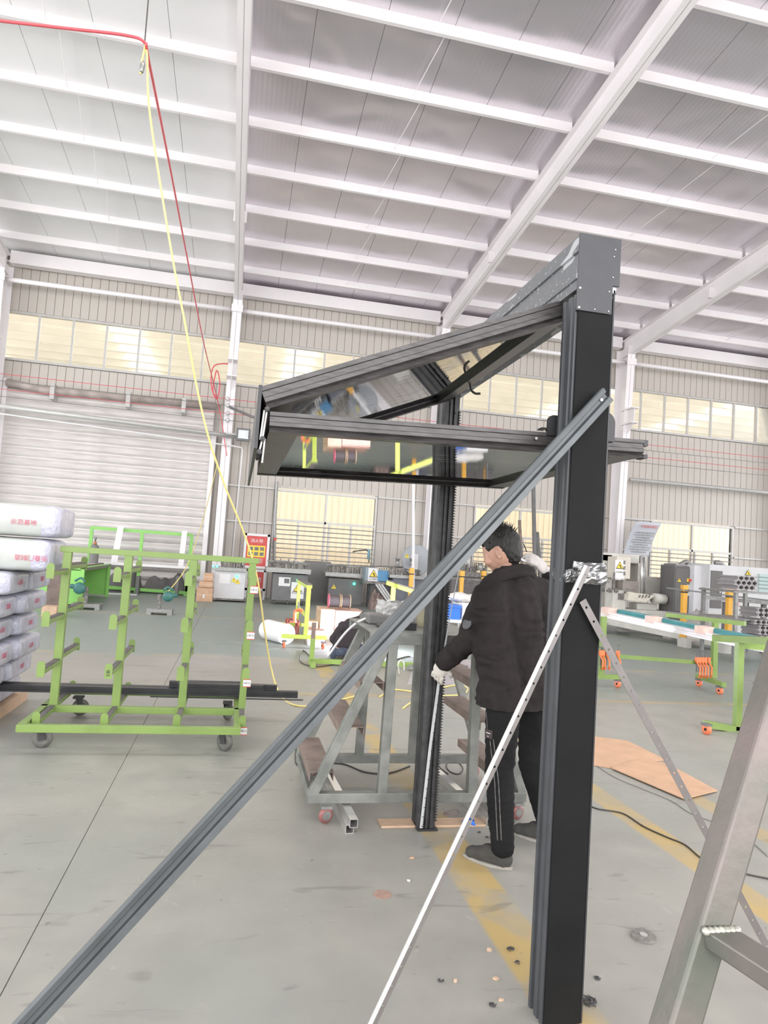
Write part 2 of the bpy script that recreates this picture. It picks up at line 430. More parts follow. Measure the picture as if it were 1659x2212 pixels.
for a, b_ in LW[1:4]: low_window(a, b_)

# ---- columns, haunched rafters, eave beams, struts, purlins, roof sheets
def i_beam(mb, a, b, wid, ha, hb, up, t=.014):
    """tapered I section from a to b; a,b are the centres of the top flange, depth ha -> hb along -up"""
    a = V(a); b = V(b); up = V(up).normalized(); d = (b-a).normalized(); r = d.cross(up).normalized()
    for sgn in (0, 1):
        A = a-up*(ha*sgn); B = b-up*(hb*sgn); s2 = 1 if sgn else -1
        vs = []
        for P in (A, B):
            for q in (-wid/2, wid/2):
                for k in (0, 1): vs.append(P+r*q+up*(t*k*s2))
        mb.add(vs, [(0, 1, 3, 2), (4, 6, 7, 5), (0, 2, 6, 4), (1, 5, 7, 3), (0, 4, 5, 1), (2, 3, 7, 6)])
    vs = [a-r*t/2, a+r*t/2, a+r*t/2-up*ha, a-r*t/2-up*ha, b-r*t/2, b+r*t/2, b+r*t/2-up*hb, b-r*t/2-up*hb]
    mb.add(vs, [(0, 1, 2, 3), (4, 7, 6, 5), (0, 4, 5, 1), (3, 2, 6, 7), (0, 3, 7, 4), (1, 5, 6, 2)])
# roof (ceiling): outer skin + liner sheets
foil = mat('foil_liner', (.63, .60, .63), .34, .25, .05, .7, 0)
def foil_mat(name, col):
    m = bpy.data.materials.new(name); m.use_nodes = True; nt = m.node_tree; L = nt.links; b = nt.nodes['Principled BSDF']
    b.inputs['Base Color'].default_value = (*col, 1); b.inputs['Metallic'].default_value = .75; b.inputs['Roughness'].default_value = .36
    g = nn(nt, 'ShaderNodeNewGeometry'); mp = nn(nt, 'ShaderNodeMapping'); mp.inputs['Scale'].default_value = (.75, .9, .75); L.new(g.outputs['Position'], mp.inputs[0])
    n = nn(nt, 'ShaderNodeTexNoise'); n.inputs['Scale'].default_value = .9; n.inputs['Detail'].default_value = 1; n.inputs['Distortion'].default_value = .5
    L.new(mp.outputs[0], n.inputs['Vector'])
    bp = nn(nt, 'ShaderNodeBump'); bp.inputs['Strength'].default_value = .6; bp.inputs['Distance'].default_value = .13
    L.new(n.outputs[0], bp.inputs['Height'])
    wv = nn(nt, 'ShaderNodeTexWave'); wv.inputs['Scale'].default_value = 3.3; wv.bands_direction = 'X'; L.new(g.outputs['Position'], wv.inputs['Vector'])
    b2 = nn(nt, 'ShaderNodeBump'); b2.inputs['Strength'].default_value = .06; b2.inputs['Distance'].default_value = .02
    L.new(wv.outputs['Fac'], b2.inputs['Height']); L.new(bp.outputs[0], b2.inputs['Normal']); L.new(b2.outputs[0], b.inputs['Normal'])
    return m
foil_a = foil_mat('foil_liner', (.74, .70, .74)); foil_b = mat('white_liner_sheet', (.80, .79, .79), .42, 0, .03, .6, 0)
ceil = MB().prof((X0, 0, 0), (X1, 0, 0), [(-D-.3, zroof(D+.3)+.05), (-YN, zroof(YN)+.05), (-YN, zroof(YN)+.2), (-D-.3, zroof(D+.3)+.2)]).build('ceiling', white_steel, kind='structure')
ya, yb = D, YN
def sheet(x0, x1, mt):
    g = .004
    MB().add([(x0+g, ya, zroof(ya)), (x1-g, ya, zroof(ya)), (x1-g, yb, zroof(yb)), (x0+g, yb, zroof(yb)),
              (x0+g, ya, zroof(ya)+.04), (x1-g, ya, zroof(ya)+.04), (x1-g, yb, zroof(yb)+.04), (x0+g, yb, zroof(yb)+.04)],
             [(0, 1, 2, 3), (4, 7, 6, 5), (0, 4, 5, 1), (1, 5, 6, 2), (2, 6, 7, 3), (3, 7, 4, 0)]).build('roof_sheet', mt, ceil)
x = -.55
while x < X1-.1: sheet(x, min(x+1.18, X1), foil_a); x += 1.18
x = -.55
while x > X0+.1: sheet(max(x-1.33, X0), x, foil_b); x -= 1.33
PURY = [20.62-1.6*k for k in range(20)]
for yp in PURY:
    zt = zroof(yp)
    for i in range(len(COLX)-1):
        a, b_ = COLX[i]+.05, COLX[i+1]-.05
        # C section: web and two flanges
        p = MB().prof((a, yp, zt-.10), (b_, yp, zt-.10), [(0, .1), (0, -.1), (-.075, -.1), (-.075, -.075), (-.065, -.075), (-.065, -.092), (-.008, -.092), (-.008, .092), (-.075, .092), (-.075, .1)])
        p.build('purlin', white_steel, ceil)
for cxx in COLX[1:-1]:
    p = MB(); i_beam(p, (cxx, D-.35, zroof(D-.35)-.22), (cxx, YN, zroof(YN)-.22), .22, .62, .34, (0, RS, 1)); p.build('rafter', white_steel, ceil)
    # splice plates seen on the rafters
    for ys in (17.0, 8.2):
        z = zroof(ys)-.22-.60*(.6 if ys > 10 else .5)
        MB().box((cxx-.16, ys-.03, z-.16), (cxx+.16, ys+.03, z+.14)).build('splice_plate', white_steel, ceil)
# sag rods between the purlins
for i in range(1, len(COLX)-2):
    xm = (COLX[i]+COLX[i+1])/2
    for k in range(14):
        y1, y2 = PURY[k], PURY[k+1]
        MB().tube([(xm-.1, y1, zroof(y1)-.13), (xm+.1, y2, zroof(y2)-.13)], .008, 4).build('sag_rod', white_steel, ceil)
# eave beams (box section) and strut tubes per bay; columns
tn = 0
def trim(mb, mt=white_steel, name=None, **k):
    global tn
    tn += 1
    return mb.build('trim_%d' % tn, mt, kind='structure', **k)
for i in range(len(COLX)-1):
    a, b_ = COLX[i]+.1, COLX[i+1]-.1
    trim(MB().box((a, D-.42, 9.33), (b_, D-.12, 9.70)))
    trim(MB().tube([(a, D-.72, 8.72), (b_, D-.72, 8.72)], .065, 12), smooth=True)
for cxx in COLX[1:-1]:
    c = MB(); i_beam(c, (cxx, D-.1, .0), (cxx, D-.1, 9.3), .27, .42, .78, (0, 1, 0), .016)
    col = trim(c)
    MB().box((cxx-.2, D-.8, 0), (cxx+.2, D-.05, .03)).build('base_plate', white_steel, col)
    MB().box((cxx-.17, D-.92, 8.62), (cxx+.17, D-.86, 8.84)).build('cleat', white_steel, col)
    # crane bracket
    br = MB().box((cxx-.14, D-1.25, 7.05), (cxx+.14, D-.55, 7.08)).box((cxx-.14, D-1.25, 6.55), (cxx+.14, D-.55, 6.58)).box((cxx-.01, D-1.2, 6.58), (cxx+.01, D-.6, 7.05))
    br.prof((cxx-.01, D-.6, 6.55), (cxx+.01, D-.6, 6.55), [(0, 0), (.6, 0), (0, -.45)], (0, 0, 1)).build('crane_bracket', white_steel, col)

# ---- roller door in the left bay
door = MB().box((-7.05, D-.10, 0), (-6.93, D+.1, 6.0)).box((-1.02, D-.30, 0), (-.88, D+.1, 4.9)).build('door_1', white_steel, kind='structure')
sl = MB().prof((-6.93, 0, 0), (-1.0, 0, 0), [(0, 0), (0, .03)]+[(.012+.05*sin(pi*t), .03+.24*t) for t in (.0, .1, .25, .5, .75, .9, 1.)]+[(0, .285), (-.015, .285), (-.015, 0)])
me = sl.mesh('slat', smooth=False); me.materials.append(shutter_m)
for k in range(20):
    o = link('slat', me, None, door); o.location = V((0, D-.02, .02+k*.285))-origin(door)
MB().tube([(-6.9, D-.25, 5.85), (-5.9, D-.30, 5.72), (-.95, D-.30, 5.80)], .11, 12).build('shutter_axle', mat('dusty_steel', (.42, .36, .33), .6, .1, .2, 3), door, smooth=True)
for xq in (-5.6, -3.5, -1.9): MB().box((xq-.06, D-.5, 5.45), (xq+.06, D-.02, 5.9)).build('axle_bracket', frame_alu, door)
MB().tube([(-7.3, D-1.0, 5.02), (0.5, D-1.0, 4.78)], .07, 10).build('pipe', frame_alu, smooth=True, label='long grey steel pipe running level in front of the roller shutter', cat='pipe')
MB().tube([(-7.3, D-.9, 4.83), (-.3, D-.9, 4.52), (-.1, D-.9, 4.5), (-.06, D-.9, 4.42), (-.1, D-.9, 1.2)], .022, 6).build('conduit', white_plast, smooth=True, label='thin white conduit across the shutter, turning down beside the left column', cat='conduit')
MB().tube([(13, D-.6, 4.72), (26, D-.6, 4.72)], .07, 10).build('pipe', frame_alu, smooth=True, label='long grey steel pipe along the wall right of the right column', cat='pipe')

# ---- the next hall behind the windows: roof with purlins and skylights, cream wall
nh = MB().box((-30, 24.2, 9.62), (45, 40, 9.7)).build('ceiling_next_hall', mat('cream_roof', (.90, .87, .82), .6, 0, .04, 1), kind='structure')
for k in range(10):
    yk = 24.9+k*1.35
    MB().box((-28, yk-.11, 9.34), (44, yk+.11, 9.62)).build('purlin', mat('cream_purlin', (.80, .77, .72), .6, 0, .04, 1), nh)
skyl = mat('skylight_sheet', (1, .98, .93), .5, 0, 0, emit=3.2)
for xs_ in (-11.6, -5.0+.2, 1.7+.3, 8.6, 15.2, 22.0):
    for k in range(8):
        y0 = 24.9+k*1.35+.11
        MB().box((xs_-.55, y0+.05, 9.60), (xs_+.55, y0+1.35-.27, 9.63)).build('skylight', skyl, nh)
MB().box((-30, 36, 0), (45, 36.2, 9.6)).build('wall_next_hall', mat('cream_far_wall', (.58, .50, .39), .7, 0, .05, 1), kind='structure')
nw = bpy.data.objects['wall_next_hall']
me = MB().box((-.11, -.03, 0), (.11, 0, 9.5)).mesh('wall_rib'); me.materials.append(MATS['cream_far_wall'])
for k in range(110):
    o = link('wall_rib', me, None, nw); o.location = V((-6+k*.34, 36, 0))-origin(nw)

# ================================================================== FOLDING WINDOW UNIT UNDER CONSTRUCTION
def poly_z(mb, pts, z0, z1):
    n = len(pts); return mb.add([(x, y, z0) for x, y in pts]+[(x, y, z1) for x, y in pts],
        [list(range(n))[::-1], [n+i for i in range(n)]]+[[i, (i+1) % n, n+(i+1) % n, n+i] for i in range(n)])
def poly_y(mb, pts, y0, y1):
    n = len(pts); return mb.add([(x, y0, z) for x, z in pts]+[(x, y1, z) for x, z in pts],
        [list(range(n))[::-1], [n+i for i in range(n)]]+[[i, (i+1) % n, n+(i+1) % n, n+i] for i in range(n)])
def screw(p, nrm, r, parent, mt=None, name='screw'):
    nrm = V(nrm).normalized(); p = V(p)
    MB().lathe(p, nrm, [(r, 0), (r, .0012), (r*.8, .003), (r*.35, .003), (r*.33, .0012)], 12).build(name, mt or screwm, parent, smooth=False)
header_m = mat('film_covered_header', (.125, .13, .14), .38, .2, .1, 9)
def film_mat():
    m = header_m; nt = m.node_tree; L = nt.links; b = nt.nodes['Principled BSDF']
    tc = nn(nt, 'ShaderNodeTexCoord'); mp = nn(nt, 'ShaderNodeMapping'); mp.inputs['Scale'].default_value = (1, .35, 1); mp.inputs['Rotation'].default_value = (.35, 0, 0)
    L.new(tc.outputs['Object'], mp.inputs[0])
    n = nn(nt, 'ShaderNodeTexNoise'); n.inputs['Scale'].default_value = 16; n.inputs['Detail'].default_value = 1; L.new(mp.outputs[0], n.inputs['Vector'])
    r = nn(nt, 'ShaderNodeValToRGB'); r.color_ramp.elements[0].position = .60; r.color_ramp.elements[1].position = .63
    L.new(n.outputs[0], r.inputs[0])
    n2 = nn(nt, 'ShaderNodeTexNoise'); n2.inputs['Scale'].default_value = 70; n2.inputs['Detail'].default_value = 2; L.new(tc.outputs['Object'], n2.inputs['Vector'])
    r2 = nn(nt, 'ShaderNodeValToRGB'); r2.color_ramp.elements[0].position = .64; r2.color_ramp.elements[1].position = .70; L.new(n2.outputs[0], r2.inputs[0])
    ad = nn(nt, 'ShaderNodeMath', operation='MAXIMUM'); L.new(r.outputs[0], ad.inputs[0]); L.new(r2.outputs[0], ad.inputs[1])
    mx = nn(nt, 'ShaderNodeMix', data_type='RGBA'); L.new(ad.outputs[0], mx.inputs[0]); mx.inputs[6].default_value = (.135, .14, .15, 1); mx.inputs[7].default_value = (.42, .43, .44, 1)
    L.new(mx.outputs[2], b.inputs['Base Color'])
film_mat()
U = thing('folding_window_unit', 'tall black folding window frame with two raised glazed sashes standing on the factory floor', 'window frame', (1.17, 2.25, 0))
# near post: hollow section with grooved left side
p = MB(); poly_z(p, [(1.104, 2.203), (1.242, 2.203), (1.242, 2.305), (1.104, 2.305), (1.098, 2.303), (1.098, 2.288), (1.108, 2.285), (1.108, 2.262), (1.098, 2.259), (1.098, 2.236), (1.104, 2.233), (1.104, 2.222), (1.098, 2.219), (1.098, 2.203)], 0, 2.47)
near = p.build('near_post', grey_face, U, bev=.001)
MB().box((1.106, 2.194, 0), (1.236, 2.203, 2.407)).build('face_plate', black_face, near, label='black cover plate', bev=.002)
MB().box((1.2385, 2.196, 0), (1.244, 2.203, 2.5)).build('edge_bead', black_alu, near)
p = MB(); poly_y(p, [(1.095, 2.407), (1.230, 2.407), (1.230, 2.512), (1.256, 2.512), (1.256, 2.686), (1.095, 2.686)], 2.188, 2.196)
cap = p.build('cap_plate', mat('cap_charcoal', (.060, .062, .068), .5, .1, .1, 8, .03, 300), U, bev=.0015)
for q in ((1253, 622), (1250.5, 664), (1329, 540), (1326, 555), (1323.7, 599.7), (1315.6, 630.6), (1314, 673), (1284, 668.6)):
    a = PY(q[0], q[1], 2.188); screw(a, (0, -1, 0), .0045 if q[0] < 1260 else .0028, cap)
# header beam with grooved left face, wrapped in scuffed protective film
p = MB(); hx = [(1.100, 2.488), (1.25, 2.488), (1.25, 2.684), (1.100, 2.684), (1.100, 2.628), (1.108, 2.624), (1.108, 2.606), (1.100, 2.602), (1.100, 2.530), (1.106, 2.526), (1.106, 2.512), (1.100, 2.508)]
poly_y(p, hx, 2.196, 3.96); hdr = p.build('header_beam', header_m, U, label='grey header with scuffed white film', bev=.001)
# far post: dark ridged track face, lighter left side, toothed seal on the right
p = MB(); fx = [(1.100, 3.815), (1.112, 3.800), (1.128, 3.800), (1.131, 3.812), (1.141, 3.812), (1.144, 3.803), (1.156, 3.803), (1.158, 3.818), (1.168, 3.818), (1.171, 3.803), (1.186, 3.803), (1.189, 3.812), (1.203, 3.812), (1.205, 3.93), (1.100, 3.93), (1.100, 3.905), (1.106, 3.900), (1.106, 3.845), (1.100, 3.84)]
poly_z(p, fx, .012, 2.488); far = p.build('far_post', mat('black_track', (.040, .040, .041), .5, .1, .35, 18, .08, 120), U)
t_ = MB()
for k in range(150):
    z = .05+k*.0155; t_.add([(1.199, 3.812, z), (1.214+random.uniform(-.002, .003), 3.808, z+.004), (1.199, 3.812, z+.013), (1.199, 3.80, z), (1.212, 3.80, z+.004), (1.199, 3.80, z+.013)], [(0, 1, 2), (3, 5, 4), (0, 3, 4, 1), (1, 4, 5, 2)])
t_.build('seal_teeth', black_rub, far, kind='stuff')
MB().box((1.10, 3.79, 0), (1.215, 3.94, .012)).build('foot_plate', black_alu, far)
for z in (2.36, 2.28): screw((1.178, 3.80, z), (0, -1, 0), .006, far, black_alu, 'bolt')
# sash frames
def sash(name, near_a, near_b, ya, yb, h, wy, glass, lab):
    """rectangular sash: its near rail runs a->b at depth ya, the far one at yb (a inner end, b outer end)"""
    A, B = V(near_a), V(near_b); d = (B-A).normalized(); n = V((0, 1, 0)).cross(d).normalized()
    if n.z < 0: n = -n
    def rail(mb, P, Q, up):
        mb.prof(P, Q, [(-wy/2, -h/2), (wy/2, -h/2), (wy/2, -h*.18), (wy/2-.006, -h*.15), (wy/2-.006, h*.12), (wy/2, h*.15), (wy/2, h/2), (-wy/2, h/2), (-wy/2, h*.30), (-wy/2+.005, h*.27), (-wy/2+.005, h*.02), (-wy/2, -.02*h), (-wy/2, -h*.2), (-wy/2+.012, -h*.28)], up)
    fr = MB(); rail(fr, A, B, n)
    o = fr.build(name, rail_brown, U, label=lab)
    f2 = MB(); off = V((0, yb-ya, 0)); rail(f2, A+off, B+off, n); f2.build('far_rail', rail_brown, o)
    iw = .10
    for P, nm in ((A, 'inner_rail'), (B, 'outer_rail')):
        s = 1 if nm == 'inner_rail' else -1
        c0 = P+d*(s*iw/2)+V((0, wy/2, 0)); MB().prof(c0, c0+off-V((0, wy, 0)), [(-iw/2, -h*.45), (iw/2, -h*.45), (iw/2, h*.4), (-iw/2, h*.4)], n).build(nm, rail_brown, o)
    g0 = A+d*iw+V((0, wy/2, 0)); g1 = B-d*iw+V((0, wy/2, 0)); go = off-V((0, wy, 0)); tn_ = n*.004; dz = n*(-h*.16)
    mb = MB().add([g0+dz, g1+dz, g1+go+dz, g0+go+dz, g0+dz+tn_, g1+dz+tn_, g1+go+dz+tn_, g0+go+dz+tn_], [(0, 1, 2, 3), (4, 7, 6, 5), (0, 4, 5, 1), (1, 5, 6, 2), (2, 6, 7, 3), (3, 7, 4, 0)])
    mb.build('glass_pane', glass, o, label='glass under wrinkled clear film')
    return o
g_up = glassmat('sash_glass_upper', (.34, .38, .39), .30, .0, .006, (.10, .11, .11), .55)
g_lo = glassmat('sash_glass_lower', (.30, .33, .33), .45, .0, .004, (.5, .5, .5), .40)
us = sash('upper_sash', (1.125, 2.365, 2.462), (.050, 2.365, 2.008), 2.365, 3.755, .078, .05, g_up, 'sloping upper sash')
ls = sash('lower_sash', (1.475, 2.365, 1.974), (.075, 2.365, 1.930), 2.365, 3.755, .068, .05, g_lo, 'nearly level lower sash')
# hanging lip along the outer edge of the upper sash
MB().box((.030, 2.338, 1.835), (.042, 3.78, 2.05)).build('edge_lip', black_alu, us)
# C shaped ends of the lower sash
MB().box((1.475, 2.342, 1.985), (1.492, 2.39, 2.008)).build('end_lip', black_alu, ls); MB().box((1.475, 2.342, 1.938), (1.492, 2.39, 1.953)).build('end_lip', black_alu, ls)
# swivel plates beside the near post
p = MB(); pts = [(1.245, 1.985), (1.345, 1.985), (1.345, 2.045)]+[(1.300+.045*cos(a), 2.052+.045*sin(a)) for a in [k*pi/16 for k in range(1, 9)]]+[(1.245, 2.097)]
poly_y(p, pts, 2.33, 2.342); p.build('swivel_plate', black_alu, ls)
p = MB(); pts = [(1.075, 1.985), (1.12, 1.985), (1.12, 2.060)]+[(1.098-.022*cos(a), 2.038+.022*sin(a)) for a in [pi/2-k*pi/14 for k in range(0, 8)]]
poly_y(p, pts, 2.33, 2.342); p.build('swivel_plate', black_alu, ls)
screw((1.035, 2.335, 1.968), (0, -1, 0), .006, ls); 
for k, xq in enumerate((1.06, 1.09, 1.30, 1.33)): MB().box((xq, 2.345, 2.008), (xq+.018, 2.385, 2.014)).build('clip', black_alu, ls)
# pivot linkage at the outer corner: rollers and link bars
for q in ((577, 884), (567, 948), (560, 976)):
    a = PY(q[0], q[1], 2.325); MB().lathe(a, (0, -1, 0), [(.0085, 0), (.0085, .008), (.005, .008), (.005, .014), (.003, .014)], 14).build('roller', black_alu, us)
for (x1, y1, x2, y2) in ((577, 884, 567, 948), (571, 886, 562, 950), (567, 948, 560, 976), (572, 948, 566, 1000)):
    MB().bar(PY(x1, y1, 2.33), PY(x2, y2, 2.33), .006, .006, (0, 1, 0)).build('link_bar', zinc, us)
# dangling cable tail under the header
MB().tube(cat_rom([PY(1016, 826, 3.35), PY(1018, 842, 3.34), PY(1027, 850, 3.33), PY(1038, 850, 3.32)]), .006, 6).build('cable_tail', cable_m, hdr, smooth=True)
# diagonal brace screwed across the near post
T = V((1.203, 2.172, 2.103)); Bq = V((-.407, 1.88, .315)); T2 = T+(T-Bq).normalized()*.012; B2 = Bq+(Bq-T).normalized()*(.315/((T-Bq).normalized().z))
brace_m = mat('brace_grey', (.105, .115, .12), .38, .35, .12, 10, .03, 120)
mb = MB(); mb.prof(B2, T2, [(-.029, 0), (.029, 0), (.029, .018), (.010, .018), (.006, .004), (-.006, .004), (-.010, .018), (-.024, .022), (-.029, .018)], (0, -1, 0))
br = mb.build('diagonal_brace', brace_m, U, label='long grey channel screwed diagonally across the near post', bev=.0008)
for q in ((1299, 864), (1243, 920)): a = PY(q[0], q[1], 2.164); screw(a, (0, -1, 0), .0065, br)

# ---- drilled strips propped against the near post
def perf(mb, a, b, w_, t, pitch, r, nrm, shift=0.):
    a = V(a); b = V(b); d = (b-a); Lg = d.length; d.normalize(); nrm = V(nrm).normalized(); s = d.cross(nrm).normalized(); nrm = s.cross(d)
    n = int(Lg/pitch); p0 = (Lg-n*pitch)/2
    for k in range(n):
        c = a+d*(p0+pitch*(k+.5)); hw = w_/2; hp = pitch/2+(p0 if k in (0, n-1) else 0)*0
        out = [(hp, 0), (hp, hw), (0, hw), (-hp, hw), (-hp, 0), (-hp, -hw), (0, -hw), (hp, -hw)]
        inn = [(r*cos(i*pi/4), r*sin(i*pi/4)) for i in range(8)]
        vs = []
        for off in (0, -t):
            for (x, y) in out+inn: vs.append(c+d*x+s*y+nrm*off)
        fs = []
        for i in range(8):
            j = (i+1) % 8
            fs += [(i, j, 8+j, 8+i), (16+i, 24+i, 24+j, 16+j), (8+i, 8+j, 24+j, 24+i), (i, 16+i, 16+j, j)]
        mb.add(vs, fs)
    return mb
A = PY(1268, 1222, 2.150); Q = PY(803, 2212, 2.06); dd = (Q-A).normalized(); Bf = A+dd*(A.z/-dd.z)
st = perf(MB(), A+V((.007, 0, 0)), Bf+V((.007, 0, 0)), .019, .002, .058, .0042, (0, -1, 0)).build('drilled_strip', alu_side, None, 'bright drilled aluminium angle with a shiny ridged edge, leaning down-left from the post', cat='metal strip')  # flange darker than the lit ridged edge: shade put into its colour
MB().prof(A-V((.0085, .004, 0)), Bf-V((.0085, .004, 0)), [(-.0065, 0), (.0065, 0), (.0065, .005), (.0035, .008), (0, .005), (-.0035, .008), (-.0065, .005)], (0, -1, 0)).build('ridged_edge', alu, st)
A = V((1.152, 2.175, 1.415)); Bf = V((2.078, 2.175, 0.0))
perf(MB(), A, Bf, .026, .002, .055, .0045, (0, -1, 0)).build('drilled_strip', alu_side, None, 'dull drilled metal strip slanting down to the right from the post', cat='metal strip')
# crumpled stretch wrap around the post
plast = glassmat('clear_wrap', (.80, .82, .85), .16, .22, .5, (.42, .43, .45), .6)
def crumple(name, lo, hi, nx, nz, amp, mt, seed=0, parent=None, **k):
    lo = V(lo); hi = V(hi); mb = MB(); ring = [(lo.x, lo.y), (hi.x, lo.y), (hi.x, hi.y), (lo.x, hi.y)]; pts = []
    for i in range(4):
        a = ring[i]; b = ring[(i+1) % 4]; n = nx
        pts += [(a[0]+(b[0]-a[0])*t/n, a[1]+(b[1]-a[1])*t/n) for t in range(n)]
    cx = (lo.x+hi.x)/2; cy = (lo.y+hi.y)/2; vs = []; N = len(pts)
    for j in range(nz+1):
        z = lo.z+(hi.z-lo.z)*j/nz; bul = 1+.05*sin(pi*j/nz)
        for (x, y) in pts:
            q = noise.noise(V((x*60+seed, y*60, z*60)))*amp+noise.noise(V((x*150, y*150+seed, z*150)))*amp*.5
            dx, dy = (x-cx)*bul, (y-cy)*bul; l = math.hypot(dx, dy)
            vs.append((cx+dx*(1+q/l), cy+dy*(1+q/l), z+noise.noise(V((x*40, y*40, seed+5.)))*amp))
    fs = [[j*N+i, j*N+(i+1) % N, (j+1)*N+(i+1) % N, (j+1)*N+i] for j in range(nz) for i in range(N)]
    return mb.add(vs, fs).build(name, mt, parent, smooth=False, **k)
crumple('plastic_wrap', (1.105, 2.186, 1.455), (1.252, 2.312, 1.500), 18, 7, .005, plast, 1, None, label='crumpled clear plastic wrap tied around the near post at chest height', cat='plastic wrap')
o = bpy.data.objects['plastic_wrap']
crumple('upper_fold', (1.130, 2.188, 1.496), (1.252, 2.312, 1.530), 14, 5, .005, plast, 4, o)

# ---- raw steel stand close on the right
steel_m = mat('worn_tube_steel', (.20, .165, .155), .42, .3, .25, 7, .05, 50, col2=(.125, .135, .11))
M2, M1 = PY(1450, 2212, .90), PY(1694, 1400, .98); ax = (M1-M2)
low = M2-ax*(M2.z/ax.z); hi_ = M2+ax*((1.75-M2.z)/ax.z)
gd, pd = V((.994, -.106, 0))*.050, V((.106, .994, 0))*.050
fs_ = thing('steel_stand', 'close raw steel tube leg with a welded crossbar at the right edge of the picture', 'stand', (low.x, low.y, 0))
mb = MB().add([low, low+gd, low+gd+pd, low+pd, hi_, hi_+gd, hi_+gd+pd, hi_+pd], [(0, 3, 2, 1), (4, 5, 6, 7), (0, 1, 5, 4), (1, 2, 6, 5), (2, 3, 7, 6), (3, 0, 4, 7)])
leg = mb.build('leg', steel_m, fs_, bev=.005)
J = PY(1512, 2022, .915)+V((.030, -.004, -.004)); E2 = J+V((.18, -.98, 0))*1.15
MB().bar(J+V((0, .02, 0)), E2, .052, .026).build('crossbar', steel_m, fs_, bev=.003)
wb = MB()
for k in range(7): wb.lathe(J+V((-.024+k*.0085, -.001, .013)), (0, -.6, .8), [(.006, -.003), (.0065, .001), (.004, .004), (.001, .005)], 8)
wb.build('weld_bead', mat('weld', (.42, .42, .36), .4, .5, .3, 60), fs_, smooth=True)
l2 = E2+V((.0, 0, 0)); d2 = V((-ax.x*.0+.10, .35, 1)).normalized()
MB().bar(V((l2.x+.12, l2.y-.02, 0)), V((l2.x-.09, l2.y+.01, 1.75)), .05, .05, (0, 1, 0)).build('leg', steel_m, fs_, bev=.004)

# ================================================================== GREEN PROFILE RACK ON WHEELS (left)
RX = [-1.275, -.825, -.328, .140]; RZ = [.20, .55, .90, 1.24]
R_ = thing('profile_rack', 'lime green cantilever rack on four grey castors, black profiles on its lowest arms', 'rack', (-.57, 5.8, 0))
for yq, nm in ((5.17, 'base_rail'), (5.76, 'base_rail'), (6.42, 'base_rail')):
    MB().bar((-1.36, yq, .185), (.13, yq, .185), .05, .05).build(nm, green_paint, R_, bev=.003)
for xq in (-1.335, .105): MB().bar((xq, 5.196, .185), (xq, 6.394, .185), .05, .05).build('base_rail', green_paint, R_, bev=.003)
MB().bar((-1.33, 5.78, 1.400), (.19, 5.78, 1.400), .055, .045).build('top_rail', green_paint, R_, bev=.003)
def arm_plate(mb, x, y, z, h=.105):
    pts = [(x-.026, z-.045), (x+.026, z-.045), (x+.026, z+h-.072)]+[(x+.026*cos(a), z+h-.072+.026*sin(a)) for a in [k*pi/8 for k in range(1, 8)]]+[(x-.026, z+h-.072)]
    return poly_y(mb, pts, y-.004, y+.004)
for i, xq in enumerate(RX):
    MB().bar((xq, 5.78, .20), (xq, 5.78, 1.38), .060 if i < 3 else .055, .05, (0, 1, 0)).build('upright', green_paint, R_, bev=.003)
    for j, zq in enumerate(RZ):
        for (ya_, yb_) in ((5.30, 5.755), (5.805, 6.40)):
            zz = zq+(0 if ya_ < 5.5 else .03 if j else .012)
            a = MB().bar((xq, ya_, zz-.012), (xq, yb_, zz-.012), .046, .03).build('arm', green_paint, R_, bev=.002)
            MB().bar((xq, ya_+.004, zz+.008), (xq, yb_-.004, zz+.008), .038, .010).build('rubber_pad', rubber, a)
            yy = ya_ if ya_ < 5.5 else yb_
            arm_plate(MB(), xq, yy, zz, .11).build('end_plate', green_paint, a)
for k, (xq, yq, ang) in enumerate(((-1.236, 5.365, .35), (.026, 5.319, -.9), (-1.186, 6.337, .5), (.04, 6.264, 1.2))):
    dr = V((cos(ang), sin(ang)*.6, 0)).normalized(); ax_ = V((-dr.y, dr.x, 0)); c = V((xq, yq, .068))
    cs = MB().lathe(c-ax_*.018, ax_, [(.026, .006), (.034, 0), (.060, .002), (.068, .010), (.068, .026), (.060, .034), (.034, .036), (.026, .030)], 24).build('castor', caster_grey, R_, smooth=True)
    MB().lathe(c-ax_*.022, ax_, [(.012, 0), (.012, .044)], 10).build('hub', zinc, cs)
    f = MB()
    for sg in (-1, 1): f.bar(c+ax_*(.025*sg)-V((0, 0, .012)), c+ax_*(.025*sg)-dr*.02+V((0, 0, .080)), .045, .005, ax_)
    f.box(tuple(c-dr*.02+V((-.04, -.04, .076))), tuple(c-dr*.02+V((.04, .04, .092)))); f.build('fork', MATS['black_rubber'], cs)
# little labels on the right-hand arm ends and a hand-written mark
for j, zq in enumerate(RZ):
    yv = 5.292; x_ = .150
    lb = MB().box((x_-.026, yv-.002, zq-.075), (x_+.030, yv, zq-.020)).build('paper_label', white_plast, R_)
    MB().box((x_-.026, yv-.003, zq-.024), (x_+.030, yv-.001, zq-.019)).build('red_edge', redp, lb); MB().box((x_-.026, yv-.003, zq-.076), (x_+.030, yv-.001, zq-.071)).build('red_edge', redp, lb)
    text('2米④' if j % 2 else '3米②', .021, (x_+.002, yv-.003, zq-.048), (1, 0, 0), (0, 0, 1), black_ink, lb)
text('3米', .034, (RX[1], 5.294, RZ[1]-.005), (.0, 0, 1), (-1, 0, 0), black_ink, R_)
